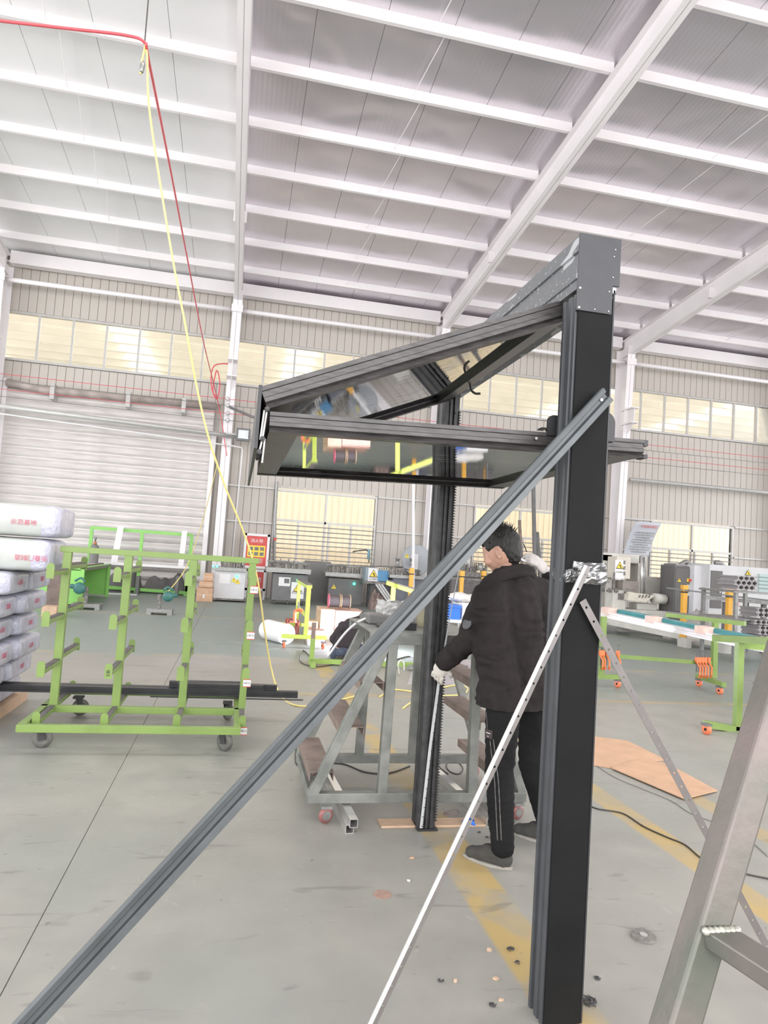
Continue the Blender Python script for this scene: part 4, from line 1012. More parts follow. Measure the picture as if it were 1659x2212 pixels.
# trousers
tr = [('c', pel-V((0, 0, .06)), hpL-V((0, 0, .06)), .10, .10), ('c', pel-V((0, 0, .06)), hpR-V((0, 0, .06)), .10, .10), ('c', hpL, knL, .098, .076), ('c', knL, anL+V((0, 0, .02)), .075, .062), ('c', hpR, knR, .10, .078), ('c', knR, anR+V((0, 0, .02)), .077, .062)]
Tq = blob('trousers', tr, .0075, trous_m, W, folds(.007, .0015, (12, 12, 7)), 5, 'black tracksuit trousers with pale side stripes')
tb = world_bvh(Tq); strp = mat('faded_stripe', (.11, .105, .10), .8, 0, .4, 60)
def lerp_pts(a, n=14): 
    out = []
    for i in range(len(a)-1): out += [(a[i][0]+(a[i+1][0]-a[i][0])*k/n, a[i][1]+(a[i+1][1]-a[i][1])*k/n) for k in range(n)]
    return out+[a[-1]]
ribbon(tb, lerp_pts([(1045, 1538), (1049, 1578)]), .0022, strp, Tq, 'side_stripe'); ribbon(tb, lerp_pts([(1051, 1537), (1054, 1578)]), .0022, strp, Tq, 'side_stripe')
ribbon(tb, lerp_pts([(1059, 1600), (1069, 1690), (1075, 1815)]), .0028, strp, Tq, 'side_stripe'); ribbon(tb, lerp_pts([(1066, 1597), (1077, 1690), (1083, 1815)]), .0028, strp, Tq, 'side_stripe')
p_, n_ = hit(tb, 1056, 1586, .002)
if p_:
    n_ = V((n_.x, n_.y, 0)).normalized(); sx = V((0, 0, 1)).cross(n_)
    q = MB(); 
    q.add([p_+sx*a+V((0, 0, b))+n_*c for c in (-.004, .002) for a, b in ((-.024, -.02), (.024, -.02), (.024, .022), (-.024, .022))], [(0, 3, 2, 1), (4, 5, 6, 7), (0, 1, 5, 4), (1, 2, 6, 5), (2, 3, 7, 6), (3, 0, 4, 7)])
    tg = q.build('leg_tag', mat('tag_brown', (.045, .030, .030), .7), Tq)
    MB().bar(p_+sx*-.014+n_*.0028+V((0, 0, .006)), p_+sx*.014+n_*.0028+V((0, 0, .006)), .001, .003).build('tag_line', white_plast, tg); MB().bar(p_+sx*-.006+n_*.0028+V((0, 0, -.010)), p_+sx*.004+n_*.0028+V((0, 0, -.010)), .001, .002).build('tag_line', white_plast, tg)
# shoes
def shoe(an, d, name='shoe', parent=W):
    d = V(d).normalized(); s_ = V((-d.y, d.x, 0)); heel = V((an.x, an.y, 0))-d*.055; L_ = .262
    def at(t, q, z): return heel+d*(t*L_)+s_*q+V((0, 0, z))
    up_ = [('c', at(.14, 0, .045), at(.36, 0, .058), .038, .042), ('c', at(.36, 0, .055), at(.66, .004, .040), .040, .036), ('c', at(.62, .004, .040), at(.86, .002, .034), .040, .026), ('c', at(.14, 0, .04), at(.19, 0, .095), .036, .044), ('c', at(.25, 0, .06), at(.5, 0, .06), .042, .038), ('c', at(.2, 0, .03), at(.8, 0, .030), .040, .038)]
    o = blob(name, up_, .005, shoe_m, parent, None, 3, 'grey canvas slip-on shoe')
    out = []
    for k in range(28):
        a = 2*pi*k/28; t = .5+.5*cos(a); wd = (.040+.010*math.sin(pi*min(t*1.15, 1)))*(1 if t < .8 else 1); out.append(at(-.01+1.02*t, sin(a)*wd, 0))
    n = len(out); mb = MB().add(out+[p+V((0, 0, .017)) for p in out], [list(range(n))[::-1], [n+i for i in range(n)]]+[[i, (i+1) % n, n+(i+1) % n, n+i] for i in range(n)])
    mb.build('sole', sole_m, o, bev=.004); return o
shoe(anL, (-.72, .66, 0)); shoe(anR, (-.72, .62, 0))
# gloves: palm, four unequal curled fingers and a thumb
def hand(name, wr, d, nrm, curl, parent, scale=1., mt=None, thumb_side=1, lab=None):
    d = V(d).normalized(); nrm = V(nrm); nrm = (nrm-d*nrm.dot(d)).normalized(); s_ = d.cross(nrm)*thumb_side; k = scale
    M_ = Matrix((d, s_, nrm)).transposed()
    pr = [('c', wr-d*.03*k, wr+d*.01*k, .027*k, .026*k), ('e', wr+d*.045*k, (.048*k, .040*k, .017*k), M_), ('e', wr+d*.03*k+s_*.015*k-nrm*.008*k, (.030*k, .020*k, .016*k), M_)]
    for i, (off, ln) in enumerate(((.030, .072), (.010, .080), (-.010, .075), (-.029, .060))):
        p = wr+d*.083*k+s_*off*k; dr = d.copy(); ang = 0; r = .0092*k
        for j, fr in enumerate((.45, .32, .23)):
            ang += curl*(.7+.2*i*.3)*(1 if j else .8); q = (d*cos(ang)-nrm*sin(ang)); p2 = p+q*ln*fr*k; pr.append(('c', p, p2, r, r*.93)); p = p2; r *= .93
    p = wr+d*.022*k+s_*.030*k; q = (d*.55+s_*.75-nrm*.35).normalized(); p2 = p+q*.036*k; pr.append(('c', p, p2, .0125*k, .0105*k)); q2 = (d*.85+s_*.15-nrm*.55).normalized(); pr.append(('c', p2, p2+q2*.032*k, .0105*k, .0085*k))
    return blob(name, pr, .0035, mt or glove_m, parent, None, 2, lab)
hand('glove', wrR+V((0, 0, 0)), haR-wrR+V((-.02, 0, .028)), V((.05, -.75, .65)), .75, W, 1.12, None, 1, 'grey knitted glove, right hand raised')
hand('glove', wrL, haL-wrL+V((-.004, 0, -.035)), V((-.45, -.85, .3)), .55, W, 1.05, mat('cream_knit_glove', (.62, .59, .53), .9, 0, .1, 20, .25, 260), -1, 'cream glove, left hand')
# marker held in the raised glove, tape case
tc_ = PY(1130, 1212, 3.70)
MB().tube([PY(1124, 1208, 3.69), PY(1138, 1216, 3.72)], .009, 10).build('tape_case', alu, None, 'shiny small metal tool held in the raised gloved hand', cat='hand tool', smooth=True)
MB().tube([PY(1131, 1175, 3.70), PY(1138, 1192, 3.71)], .003, 6).build('marker_pen', black_ink, None, 'thin black pen sticking up from the raised gloved hand', cat='pen', smooth=True)

# --- crouching welder further back
pv = PY(738, 1404, 10.0); cc_ = PY(762, 1362, 10.12); nn_ = PY(779, 1341, 10.28); hd = PY(788, 1337, 10.40)
kL = PY(772, 1400, 10.35); aL = PZ(733, 1428); aL = V((aL.x, aL.y, .08)); aR = aL+V((.30, .10, 0)); kR = kL+V((.22, -.1, 0)); sL = PY(742, 1356, 10.0); eL = PY(722, 1380, 10.05); hL = PY(748, 1398, 10.3)
sR = PY(795, 1362, 10.3); eR = PY(805, 1390, 10.4); hR = PY(790, 1405, 10.6)
b2_ = [('c', pv, cc_, .13, .14), ('c', cc_, nn_, .13, .06), ('c', nn_, hd, .06, .06), ('e', hd, (.085, .10, .10), None), ('c', pv+V((-.02, 0, 0)), kL, .08, .05), ('c', kL, aL, .05, .035), ('c', pv+V((.1, 0, 0)), kR, .08, .05), ('c', kR, aR, .05, .035), ('c', sL, eL, .05, .04), ('c', eL, hL, .04, .035), ('c', sR, eR, .05, .04), ('c', eR, hR, .04, .035)]
C2 = blob('person', b2_, .012, skin, None, None, 2, 'man in dark sweater crouching on the floor to weld, seen from behind', 'person')
blob('sweater', [('c', pv+V((.03, .03, .08)), cc_, .165, .19), ('c', cc_, nn_-V((0, 0, .02)), .185, .10), ('c', cc_, sL, .14, .095), ('c', sL, eL, .085, .07), ('c', eL, hL, .068, .05), ('c', cc_, sR, .14, .095), ('c', sR, eR, .085, .07), ('c', eR, hR, .068, .05)], .012, mat('dark_sweater', (.035, .028, .032), .9, 0, .1, 10, .2, 90), C2, folds(.014, .003), 4, 'dark knitted sweater')
jeans = mat('blue_jeans', (.06, .075, .11), .85, 0, .25, 20, .15, 120)
blob('jeans', [('c', pv+V((-.03, .02, -.05)), pv+V((.12, .03, -.05)), .145, .145), ('c', pv+V((-.02, 0, -.04)), kL, .12, .08), ('c', kL, aL+V((0, 0, .04)), .08, .06), ('c', pv+V((.1, 0, -.04)), kR, .12, .08), ('c', kR, aR+V((0, 0, .04)), .08, .06)], .012, jeans, C2, folds(.012, .003), 3, 'blue jeans')
blob('hair', [('e', hd+V((-.005, -.01, .02)), (.092, .105, .10), None)], .01, hair_m, C2, hairdisp, 1)
for a_ in (aL, aR): blob('shoe', [('c', a_+V((-.03, -.05, -.04)), a_+V((.07, .12, -.045)), .042, .036)], .008, shoe_m, C2, None, 2)
# welding torch and its arc
ap = PY(801, 1414, 10.75); 
T_ = thing('welding_torch', 'small welding torch with glowing tip in front of the crouching man', 'torch', (hR.x, hR.y, max(hR.z-.05, .02)))
MB().tube(cat_rom([hR+V((.0, .02, .02)), hR+V((.04, .12, .04)), V((hR.x+.08, hR.y+.2, .12))], 4), .012, 8).build('handle', black_rub, T_, smooth=True)
arc = MB().lathe((hR.x+.08, hR.y+.2, .085), (0, 0, 1), [(.004, 0), (.010, .012), (.010, .028), (.004, .036)], 10).build('arc_tip', mat('weld_arc', (.85, .85, 1), .5, 0, 0, emit=60.), T_)
l = bpy.data.lights.new('weld_light', 'POINT'); l.energy = 190; l.color = (.80, .78, 1); l.shadow_soft_size = .05
lo = bpy.data.objects.new('weld_light', l); COL.objects.link(lo); lo.location = (hR.x+.08, hR.y+.2, .20)

# ================================================================== BACKGROUND WORKSHOP
def B(name, x0, y0, x1, y1, Yf, dep, mt, parent=None, bev=0., label=None, cat=None, group=None, floor=False):
    lo, hi = pxbox(x0, y0, x1, y1, Yf, dep)
    if floor: lo = (lo[0], lo[1], 0)
    return MB().box(lo, hi).build(name, mt, parent, label, bev=bev, cat=cat, group=group)
def T(name, label, cat, px, py, Yv, group=None):
    p = PY(px, py, Yv); return thing(name, label, cat, (p.x, Yv, 0), group)
def barp(name, a, b, Ya, Yb, w_, h_, mt, parent=None, up=(0, 1, 0), **k):
    return MB().bar(PY(*a, Ya), PY(*b, Yb), w_, h_, up).build(name, mt, parent, **k)
def tubep(name, pts, r, mt, parent=None, n=6, smooth=True, curve=0, **k):
    P = [PY(*q) for q in pts]
    if curve: P = cat_rom(P, curve)
    return MB().tube(P, r, n).build(name, mt, parent, smooth=smooth, **k)
def warn(parent, px, py, Yv, s, big=False, board=None):
    """yellow warning triangle (black rim) lying on a face towards the camera"""
    c = PY(px, py, Yv)
    def tri(sz, off, mt, nm):
        mb = MB(); pts = [(-sz*.5, -sz*.42), (sz*.5, -sz*.42), (0, sz*.46)]
        mb.add([c+V((x, -off, z)) for x, z in pts]+[c+V((x, -off+.002, z)) for x, z in pts], [(0, 1, 2), (3, 5, 4), (0, 3, 4, 1), (1, 4, 5, 2), (2, 5, 3, 0)])
        return mb.build(nm, mt, parent)
    if board: MB().box((c.x-board[0]/2, Yv-.004, c.z-board[1]), (c.x+board[0]/2, Yv-.001, c.z+s*.6)).build('sign_board', white_plast, parent, label='white warning sign board')
    t0 = tri(s, .008, black_ink, 'warning_triangle') if big else None
    tri(s*(.80 if big else 1), .012, yellow_lab, 'warning_triangle' if not big else 'triangle_field')
    if big:
        MB().lathe(c+V((0, -.013, -.02*s)), (0, -1, 0), [(s*.10, 0), (s*.10, .002)], 8).build('gear_symbol', black_ink, parent)
        MB().lathe(c+V((s*.1, -.013, -.2*s)), (0, -1, 0), [(s*.09, 0), (s*.09, .002)], 8).build('gear_symbol', black_ink, parent)
    else: MB().box((c.x-s*.04, Yv-.016, c.z-s*.2), (c.x+s*.04, Yv-.013, c.z+s*.2)).build('bolt_symbol', black_ink, parent)
glow_green = mat('green_lamp', (.05, 1., .55), .4, 0, 0, emit=5.)
def lamp(parent, px, py, Yv, r=.03, nm='indicator_lamp'):
    MB().lathe(PY(px, py, Yv), (0, -1, 0), [(r, 0), (r, .015), (r*.5, .03)], 12).build(nm, glow_green, parent, smooth=True)
def mech(parent, x0, y0, x1, y1, Yv, dep, n, seed=1, mt=None, nm='mechanism'):
    """row of small cylinders, plungers and rods on top of a machine: one joined bank"""
    rnd = random.Random(seed); (ax_, _, az), (bx_, _, bz) = pxbox(x0, y0, x1, y1, Yv, dep); w_ = bx_-ax_; h = bz-az; mb = MB()
    for k in range(n):
        x = ax_+w_*(k+.5)/n; y = Yv+dep*rnd.random(); z1 = az+h*(.45+.5*rnd.random()); mb.cyl((x, y, az), (x, y, z1), .012+.02*rnd.random(), 6)
        mb.box((x-w_/n*.4, y-.03, az+h*.3*rnd.random()), (x+w_/n*.3, y+.04, az+h*(.35+.3*rnd.random())))
        if k % 3 == 0: mb.cyl((x-.02, y-.02, z1-.02), (x+w_/n*1.6, y-.05, z1-.04-.03*rnd.random()), .008, 5)
    return mb.build(nm, mt or grimy, parent, kind='stuff')
dark_cab = mat('dark_cabinet', (.15, .15, .148), .5, 0, .12, 4)

# left: green bench, brown board, saws, big green frame, gas bottle
t = T('work_bench', 'grass green steel work bench with an open side, left of the roller shutter', 'bench', 135, 1300, 16.0)
def bench(x0, x1, y0, y1, h):
    MB().box((x0, y0, .05), (x1, y0+.03, h-.06)).build('front_panel', green_tri, t, bev=.004); MB().box((x0, y0+.03, .05), (x0+.03, y1, h-.06)).build('side_panel', green_tri, t)
    MB().box((x0, y1-.03, .05), (x1, y1, h-.06)).build('back_panel', green_tri, t)
    for xq, yq in ((x0+.03, y0+.03), (x1-.03, y0+.03), (x0+.03, y1-.03), (x1-.03, y1-.03)): MB().box((xq-.035, yq-.035, 0), (xq+.035, yq+.035, h)).build('leg', green_tri, t)
    for xq in (x0+.03, x1-.03): MB().box((xq-.035, y0, h-.07), (xq+.035, y1, h)).build('top_rail', green_tri, t)
    MB().box((x0, y0, h-.08), (x1, y0+.06, h)).build('top_rail', green_tri, t); MB().box((x0+.05, y0+.1, h-.10), (x1-.05, y1-.05, h-.08)).build('tray', brown_steel, t)
g0 = PZ(97, 1308); g1 = PZ(178, 1308); bench(g0.x-.5, g1.x+.05, 16.0, 19.2, .86)
for k in range(7): MB().box((g0.x-.3+.16*k, 16.2, .80+.02*(k % 2)), (g0.x-.22+.16*k, 19.0, .84+.02*(k % 3))).build('offcut_profile', [alu_side, white_plast, brown_steel][k % 3], None, '%s offcut lying lengthwise on the green bench' % ['first', 'second', 'third', 'fourth', 'fifth', 'sixth', 'seventh'][k]+' from the left', cat='metal offcut', group='offcuts on the green bench')
B('brown_board', 101, 1236, 131, 1316, 14.2, .08, mat('brown_panel', (.17, .13, .11), .6, 0, .2, 5), None, label='dark brown steel board standing upright in front of the green bench', cat='board', floor=True)
B('wood_block', 90, 1310, 122, 1322, 13.8, .3, wood, None, label='wooden block on the floor before the dark brown board', cat='wood block', floor=True)
tg_ = mat('tool_teal', (.05, .17, .15), .45, 0, .15, 10)
def mitre_saw(px, py, Yv, s, lab, flip=1, fold=False):
    p = PZ(px, py); q = V((p.x, Yv, 0)); t = thing('mitre_saw', lab, 'saw', q)
    MB().box(q+V((-.32*s, -.1, .04)), q+V((.32*s, .25, .12))).build('base', zinc, t, bev=.01)
    for sx in (-.26, .26): MB().box(q+V((sx*s-.05, -.1, 0)), q+V((sx*s+.05, .2, .05))).build('foot', zinc, t)
    MB().bar(q+V((-.02, .05, .1)), q+V((-.04, .08, .52*s)), .07, .09, (0, 1, 0)).build('column', grimy, t, bev=.01)
    a = q+V((flip*.18*s, -.02, .48*s)); mb = MB().lathe(a-V((0, .0, 0)), (0, -1, 0), [(.05, -.05), (.13*s, -.03), (.14*s, 0), (.13*s, .03), (.05, .05)], 20); mb.build('blade_guard', tg_, t, smooth=True)
    MB().lathe(a+V((flip*.02, 0, .02)), (flip*1, .1, .1), [(.035, 0), (.05*s, .03), (.055*s, .16*s), (.035*s, .22*s)], 14).build('motor', tg_, t, smooth=True)
    MB().tube(cat_rom([a+V((-flip*.1, 0, .14*s)), a+V((-flip*.02, 0, .24*s)), a+V((flip*.1, 0, .16*s))], 4), .022, 8).build('handle', tg_, t, smooth=True)
    return t
mitre_saw(346, 1326, 15.2, .8, 'teal mitre saw standing alone on the open floor before the shutter')
mitre_saw(205, 1308, 15.6, .9, 'teal mitre saw tilted up beside the green bench', -1)
t = T('steel_frame_rack', 'large bright green steel frame standing against the roller shutter', 'rack', 300, 1283, 21.2)
for a, b_ in (((199, 1140), (415, 1156)), ((226, 1268), (404, 1281))): barp('rail', a, b_, 21.2, 21.2, .09, .10, green_tri, t)
for a, b_ in (((199, 1137), (187, 1266)), ((415, 1155), (402, 1286)), ((308, 1148), (296, 1272))): barp('post', a, b_, 21.2, 21.2, .09, .08, green_tri, t)
a = PZ(190, 1283); 
for xx in (187, 402, 296):
    p = PY(xx, 1275, 21.2); MB().box((p.x-.05, 20.95, 0), (p.x+.05, 21.5, .08)).build('foot', green_tri, t); MB().box((p.x-.04, 21.16, .05), (p.x+.04, 21.24, .35)).build('post_foot', green_tri, t)
barp('aluminium_board', (261, 1137), (246, 1216), 21.05, 20.95, .17, .02, white_plast, None, label='left one of two pale upright boards leaning on the green frame', cat='board')
barp('aluminium_board', (399, 1147), (390, 1226), 21.05, 20.95, .15, .02, white_plast, None, label='right one of two pale upright boards leaning on the green frame', cat='board')
t2 = T('profile_shelf', 'grey trestle with long aluminium profiles beside the green frame', 'trestle', 300, 1280, 20.4)
for k, (ya_, yb_, c) in enumerate(((1214, 1226, white_plast), (1220, 1232, alu_side), (1225, 1237, alu_side))): barp('long_profile', (192, ya_), (408, yb_), 20.5+.15*k, 20.5+.15*k, .10, .06, c, t2, (0, 0, 1))
for xx in (215, 300, 385):
    p = PY(xx, 1240, 20.65); MB().box((p.x-.04, 20.5, 0), (p.x+.04, 20.85, max(p.z-.06, .3))).build('leg', dark_cab, t2)
tarp = mat('grey_tarpaulin', (.135, .125, .125), .8, 0, .2, 3, .3, 6)
def heap(name, x0, y0, x1, y1, Yv, dep, mt, lab, cat, seed=0, parent=None, prof=None, base=True, amp=.3, kind=None):
    lo, hi = pxbox(x0, y0, x1, y1, Yv, dep); nx, ny = 26, 8; vs = []; z0 = 0 if base else lo[2]
    for j in range(ny+1):
        for i in range(nx+1):
            u, v = i/nx, j/ny; e = min(1, 4.5*min(u, 1-u))**.5*min(1, 5*min(v, 1-v))**.5
            h = (hi[2]-z0)*e*((1-amp)+amp*(noise.noise(V((u*5+seed, v*2, seed)))*1.4+(prof(u) if prof else .5)-.3))
            vs.append((lo[0]+(hi[0]-lo[0])*u, Yv+dep*v, z0+max(h, 0)))
    n = nx+1; fs = [[j*n+i, j*n+i+1, (j+1)*n+i+1, (j+1)*n+i] for j in range(ny) for i in range(nx)]
    m_ = len(vs); rim = [i for i in range(nx+1)]+[j*n+nx for j in range(1, ny+1)]+[ny*n+i for i in range(nx-1, -1, -1)]+[j*n for j in range(ny-1, 0, -1)]
    vs += [(vs[r][0], vs[r][1], z0-.001) for r in rim]; R_ = len(rim)
    fs += [[rim[k], m_+k, m_+(k+1) % R_, rim[(k+1) % R_]] for k in range(R_)]+[[m_+k for k in range(R_)][::-1]]
    return MB().add(vs, fs).build(name, mt, parent, lab, cat=cat, smooth=True, kind=kind)
heap('tarpaulin', 228, 1224, 305, 1287, 21.32, .45, tarp, 'grey tarpaulin heaped against the shutter, left part beside the bench', 'tarpaulin', 2)
heap('tarpaulin', 307, 1236, 402, 1287, 21.32, .45, tarp, 'grey tarpaulin heaped against the shutter, right part with a peak', 'tarpaulin', 6, prof=lambda u: .1+u*.9, amp=.45)
p = PZ(205, 1290); t = thing('gas_cylinder', 'grey gas cylinder with an orange neck beside the green frame', 'gas cylinder', (PY(203, 1200, 20.2).x, 20.2, 0))
c = V((PY(203, 1200, 20.2).x, 20.2, 0)); zt_ = PY(203, 1176, 20.2).z
MB().lathe(c, (0, 0, 1), [(.10, 0), (.12, .02), (.12, zt_-.12), (.10, zt_-.04), (.05, zt_)], 18).build('body', mat('cylinder_grey', (.19, .185, .18), .5, 0, .1, 4), t, smooth=True)
MB().lathe(c+V((0, 0, zt_)), (0, 0, 1), [(.05, 0), (.045, .07), (.03, .08)], 12).build('neck', mat('rust_orange', (.45, .20, .10), .6), t, smooth=True)
MB().lathe(c+V((0, 0, zt_+.08)), (0, 0, 1), [(.02, 0), (.02, .06), (.04, .07), (.04, .11), (.02, .13)], 10).build('valve', zinc, t, smooth=True)
B('floor_profile', 228, 1283, 295, 1289, 20.2, .25, white_plast, None, label='white profile lying on the floor before the grey tarpaulin', cat='profile', floor=True)
# cartons by the white cabinet
def carton(name, x0, y0, x1, y1, Yv, dep, lab, mt=None, floor=True, tape=True, group=None, flaps=False):
    lo, hi = pxbox(x0, y0, x1, y1, Yv, dep)
    if floor: lo = (lo[0], lo[1], 0)
    o = MB().box(lo, hi).build(name, mt or card, None, lab, cat='box', group=group, bev=.006)
    xm = (lo[0]+hi[0])/2
    if tape: MB().box((lo[0]-.001, Yv-.003, (lo[2]+hi[2])/2-.02), (hi[0]+.001, Yv-.001, (lo[2]+hi[2])/2+.02)).build('tape_band', card2, o)
    return o, lo, hi
carton('cardboard_box', 424, 1270, 459, 1300, 19.2, .5, 'lower cardboard box stacked on the floor left of the white cabinet', group='cardboard boxes by the white cabinet')
o, lo, hi = carton('cardboard_box', 430, 1256, 459, 1269, 19.25, .45, 'middle open cardboard box of the stack left of the white cabinet', floor=False, group='cardboard boxes by the white cabinet')
carton('cardboard_box', 440, 1238, 460, 1255, 19.4, .3, 'top cardboard box of the stack left of the white cabinet', floor=False, group='cardboard boxes by the white cabinet')
B('paper_label', 438, 1284, 442, 1292, 19.19, .004, white_plast, bpy.data.objects['cardboard_box'])
# white cabinet machine
t = T('punch_press', 'white cabinet machine on castors with yellow triangles, green lamps on top', 'machine', 495, 1300, 19.6)
B('body', 462, 1234, 529, 1294, 19.6, .7, machine_white, t, .01); B('plinth', 460, 1293, 530, 1297, 19.58, .75, grimy, t); B('table_plate', 458, 1226, 533, 1234, 19.5, .9, zinc, t)
mech(t, 476, 1202, 531, 1227, 19.7, .4, 9, 5); barp('cross_bar', (474, 1203), (530, 1209), 19.65, 19.65, .06, .06, grimy, t)
for xq in (468, 522): p = PY(xq, 1298, 19.7); MB().cyl((p.x-.03, 19.7, .05), (p.x+.03, 19.7, .05), .05, 12).build('castor', caster_grey, t, smooth=True); 
warn(t, 505, 1252, 19.6, .15); warn(t, 513, 1256, 19.6, .15); lamp(t, 461, 1223, 19.5); lamp(t, 469, 1223, 19.5); lamp(t, 512, 1245, 19.6, .035)
B('paper_sheet', 474, 1240, 497, 1260, 19.597, .002, white_plast, t)
# red notice boards
def poster(x0, y0, x1, y1, Yv, lab, rows, title, legs=False, name='notice_board'):
    lo, hi = pxbox(x0, y0, x1, y1, Yv, .05); t = thing(name, lab, 'sign', (lo[0], Yv, 0)); f = .07; w_ = hi[0]-lo[0]; h = hi[2]-lo[2]
    for a, b_ in (((lo[0], Yv, lo[2]), (hi[0], Yv+.05, lo[2]+f)), ((lo[0], Yv, hi[2]-f), (hi[0], Yv+.05, hi[2])), ((lo[0], Yv, lo[2]), (lo[0]+f, Yv+.05, hi[2])), ((hi[0]-f, Yv, lo[2]), (hi[0], Yv+.05, hi[2]))): MB().box(a, b_).build('frame_rail', white_plast, t)
    MB().box((lo[0]+f, Yv+.02, lo[2]+f), (hi[0]-f, Yv+.04, hi[2]-f)).build('red_sheet', redp, t)
    xm = (lo[0]+hi[0])/2
    text(title, w_*.17, (xm, Yv+.017, hi[2]-f-h*.14), (1, 0, 0), (0, 0, 1), white_plast, t)
    if rows:
        MB().box((lo[0]+f+w_*.06, Yv+.016, lo[2]+h*.33), (hi[0]-f-w_*.06, Yv+.02, lo[2]+h*.66)).build('yellow_field', yellow_lab, t)
        for i in range(3):
            for j in range(2):
                x = lo[0]+w_*(.28+.22*i); z = lo[2]+h*(.42+.15*j); MB().box((x-w_*.08, Yv+.012, z-h*.05), (x+w_*.08, Yv+.016, z+h*.05)).build('picture_field', grimy, t)
        for j in range(3): text('灭火器使用方法说明', w_*.06, (xm, Yv+.017, lo[2]+h*(.27-.05*j)), (1, 0, 0), (0, 0, 1), white_plast, t)
    else: text('消防', w_*.3, (xm, Yv+.017, lo[2]+h*.5), (1, 0, 0), (0, 0, 1), white_plast, t)
    if legs:
        for xx in (lo[0]+.03, hi[0]-.03): MB().box((xx-.03, Yv+.0, 0), (xx+.03, Yv+.05, lo[2])).build('leg', white_plast, t)
poster(526, 1153, 581, 1228, 21.3, 'red fire safety poster in a white frame, between shutter and barred window', True, '消火栓', False)
poster(530, 1230, 574, 1276, 21.0, 'lower red fire cabinet board under the framed poster', False, '', True, 'fire_cabinet')
bpy.data.objects['notice_board'].location.z += 0
# frame uprights holding the poster
p = PY(553, 1228, 21.38); 
for dx in (-.3, .3): MB().box((p.x+dx-.02, 21.36, 0), (p.x+dx+.02, 21.4, p.z+.05)).build('stand_leg', white_plast, bpy.data.objects['notice_board'])
# grey machines along the wall
t = T('drill_press', 'grey cabinet machine with a torn paper and a danger sign, left of two', 'machine', 625, 1300, 19.6)
B('body', 588, 1240, 664, 1298, 19.6, .8, dark_cab, t, .01); B('table_plate', 575, 1228, 672, 1238, 19.45, 1.0, zinc, t); mech(t, 580, 1206, 672, 1229, 19.6, .6, 16, 8); barp('cross_bar', (578, 1211), (673, 1219), 19.6, 19.6, .05, .05, grimy, t)
B('paper_sheet', 602, 1247, 627, 1266, 19.596, .003, white_plast, t); B('torn_patch', 614, 1250, 625, 1260, 19.592, .003, dark_cab, t)
warn(t, 643, 1270, 19.6, .26, True, (.36, .30)); text('当心机械伤人', .055, PY(643, 1281, 19.585), (1, 0, 0), (0, 0, 1), black_ink, t); lamp(t, 643, 1253, 19.4, .035)
for xq in (592, 620, 655): p = PY(xq, 1303, 19.7); MB().cyl((p.x-.02, 19.7, .055), (p.x+.02, 19.7, .055), .055, 12).build('castor', caster_grey, t, smooth=True)
B('grey_board', 655, 1212, 712, 1302, 21.7, .06, mat('board_grey', (.20, .195, .185), .7, 0, .1, 2), None, label='large dusty grey board leaning under the barred window between two machines', cat='board', floor=True)
t = T('milling_machine', 'grey cabinet machine with one small yellow triangle, under the barred window', 'machine', 745, 1300, 20.4)
B('body', 708, 1250, 783, 1306, 20.4, .8, dark_cab, t, .01); B('table_plate', 703, 1238, 784, 1246, 20.25, 1.0, zinc, t); mech(t, 708, 1218, 783, 1240, 20.4, .6, 16, 12); barp('cross_bar', (706, 1220), (885, 1226), 20.4, 20.4, .05, .05, grimy, t)
warn(t, 721, 1267, 20.4, .15); lamp(t, 765, 1261, 20.3, .04); B('skirt', 708, 1300, 783, 1309, 20.45, .7, grimy, t, floor=True)
tubep('air_gun_hose', [(762, 1192, 20.6), (780, 1189, 20.6), (795, 1191, 20.6), (797, 1215, 20.6)], .02, black_rub, t, curve=5)
MB().lathe(PY(796, 1208, 20.6), (0, 0, 1), [(.05, 0), (.04, .25), (.06, .27), (.06, .30)], 10).build('oil_can', mat('pale_blue', (.25, .42, .48), .5), t, smooth=True)
t = T('control_unit', 'blue and grey machine control unit with a large danger triangle', 'machine', 815, 1300, 19.8)
B('housing', 789, 1226, 814, 1256, 19.8, .6, mat('grey_blue', (.26, .31, .34), .5), t, .01); B('blue_panel', 816, 1232, 839, 1256, 19.78, .6, mat('panel_blue', (.10, .28, .48), .5), t, .01); B('switch_strip', 816, 1226, 839, 1232, 19.76, .4, mat('cream_strip', (.62, .56, .45), .5), t)
for k in range(4): p = PY(820+5*k, 1229, 19.75); MB().lathe(p, (0, -1, 0), [(.018, 0), (.018, .02)], 8).build('knob', black_ink, t)
warn(t, 807, 1239, 19.8, .26, True, (.32, .30)); text('当心机械伤人', .05, PY(807, 1251, 19.79), (1, 0, 0), (0, 0, 1), black_ink, t)
B('table_plate', 786, 1256, 842, 1262, 19.7, .9, grimy, t); B('pedestal', 800, 1262, 842, 1306, 20.0, .6, dark_cab, t, floor=True)
heap('metal_chips', 802, 1272, 834, 1306, 19.3, .5, mat('brown_chips', (.24, .18, .16), .8, .1, .5, 30, .6, 40), 'heap of brown metal chips under the blue control unit', 'metal chips', 4, kind='stuff')
for k in range(3): barp('support_strut', (812+6*k, 1262), (838+6*k, 1300), 19.5, 19.4, .05, .06, zinc, t)
t = T('disc_saw', 'saw with a large round grey guard standing right of the blue control unit', 'machine', 890, 1300, 19.6)
c = PY(899, 1210, 19.9); MB().lathe(c, (0, -1, 0), [(.20, -.1), (.44, -.06), (.46, 0), (.44, .06), (.20, .09)], 32).build('round_guard', mat('guard_grey', (.36, .38, .40), .5, 0, .05, 3), t, smooth=False)
B('guard_slot', 888, 1197, 903, 1230, 19.79, .02, machine_white, t); warn(t, 879, 1200, 19.82, .14)
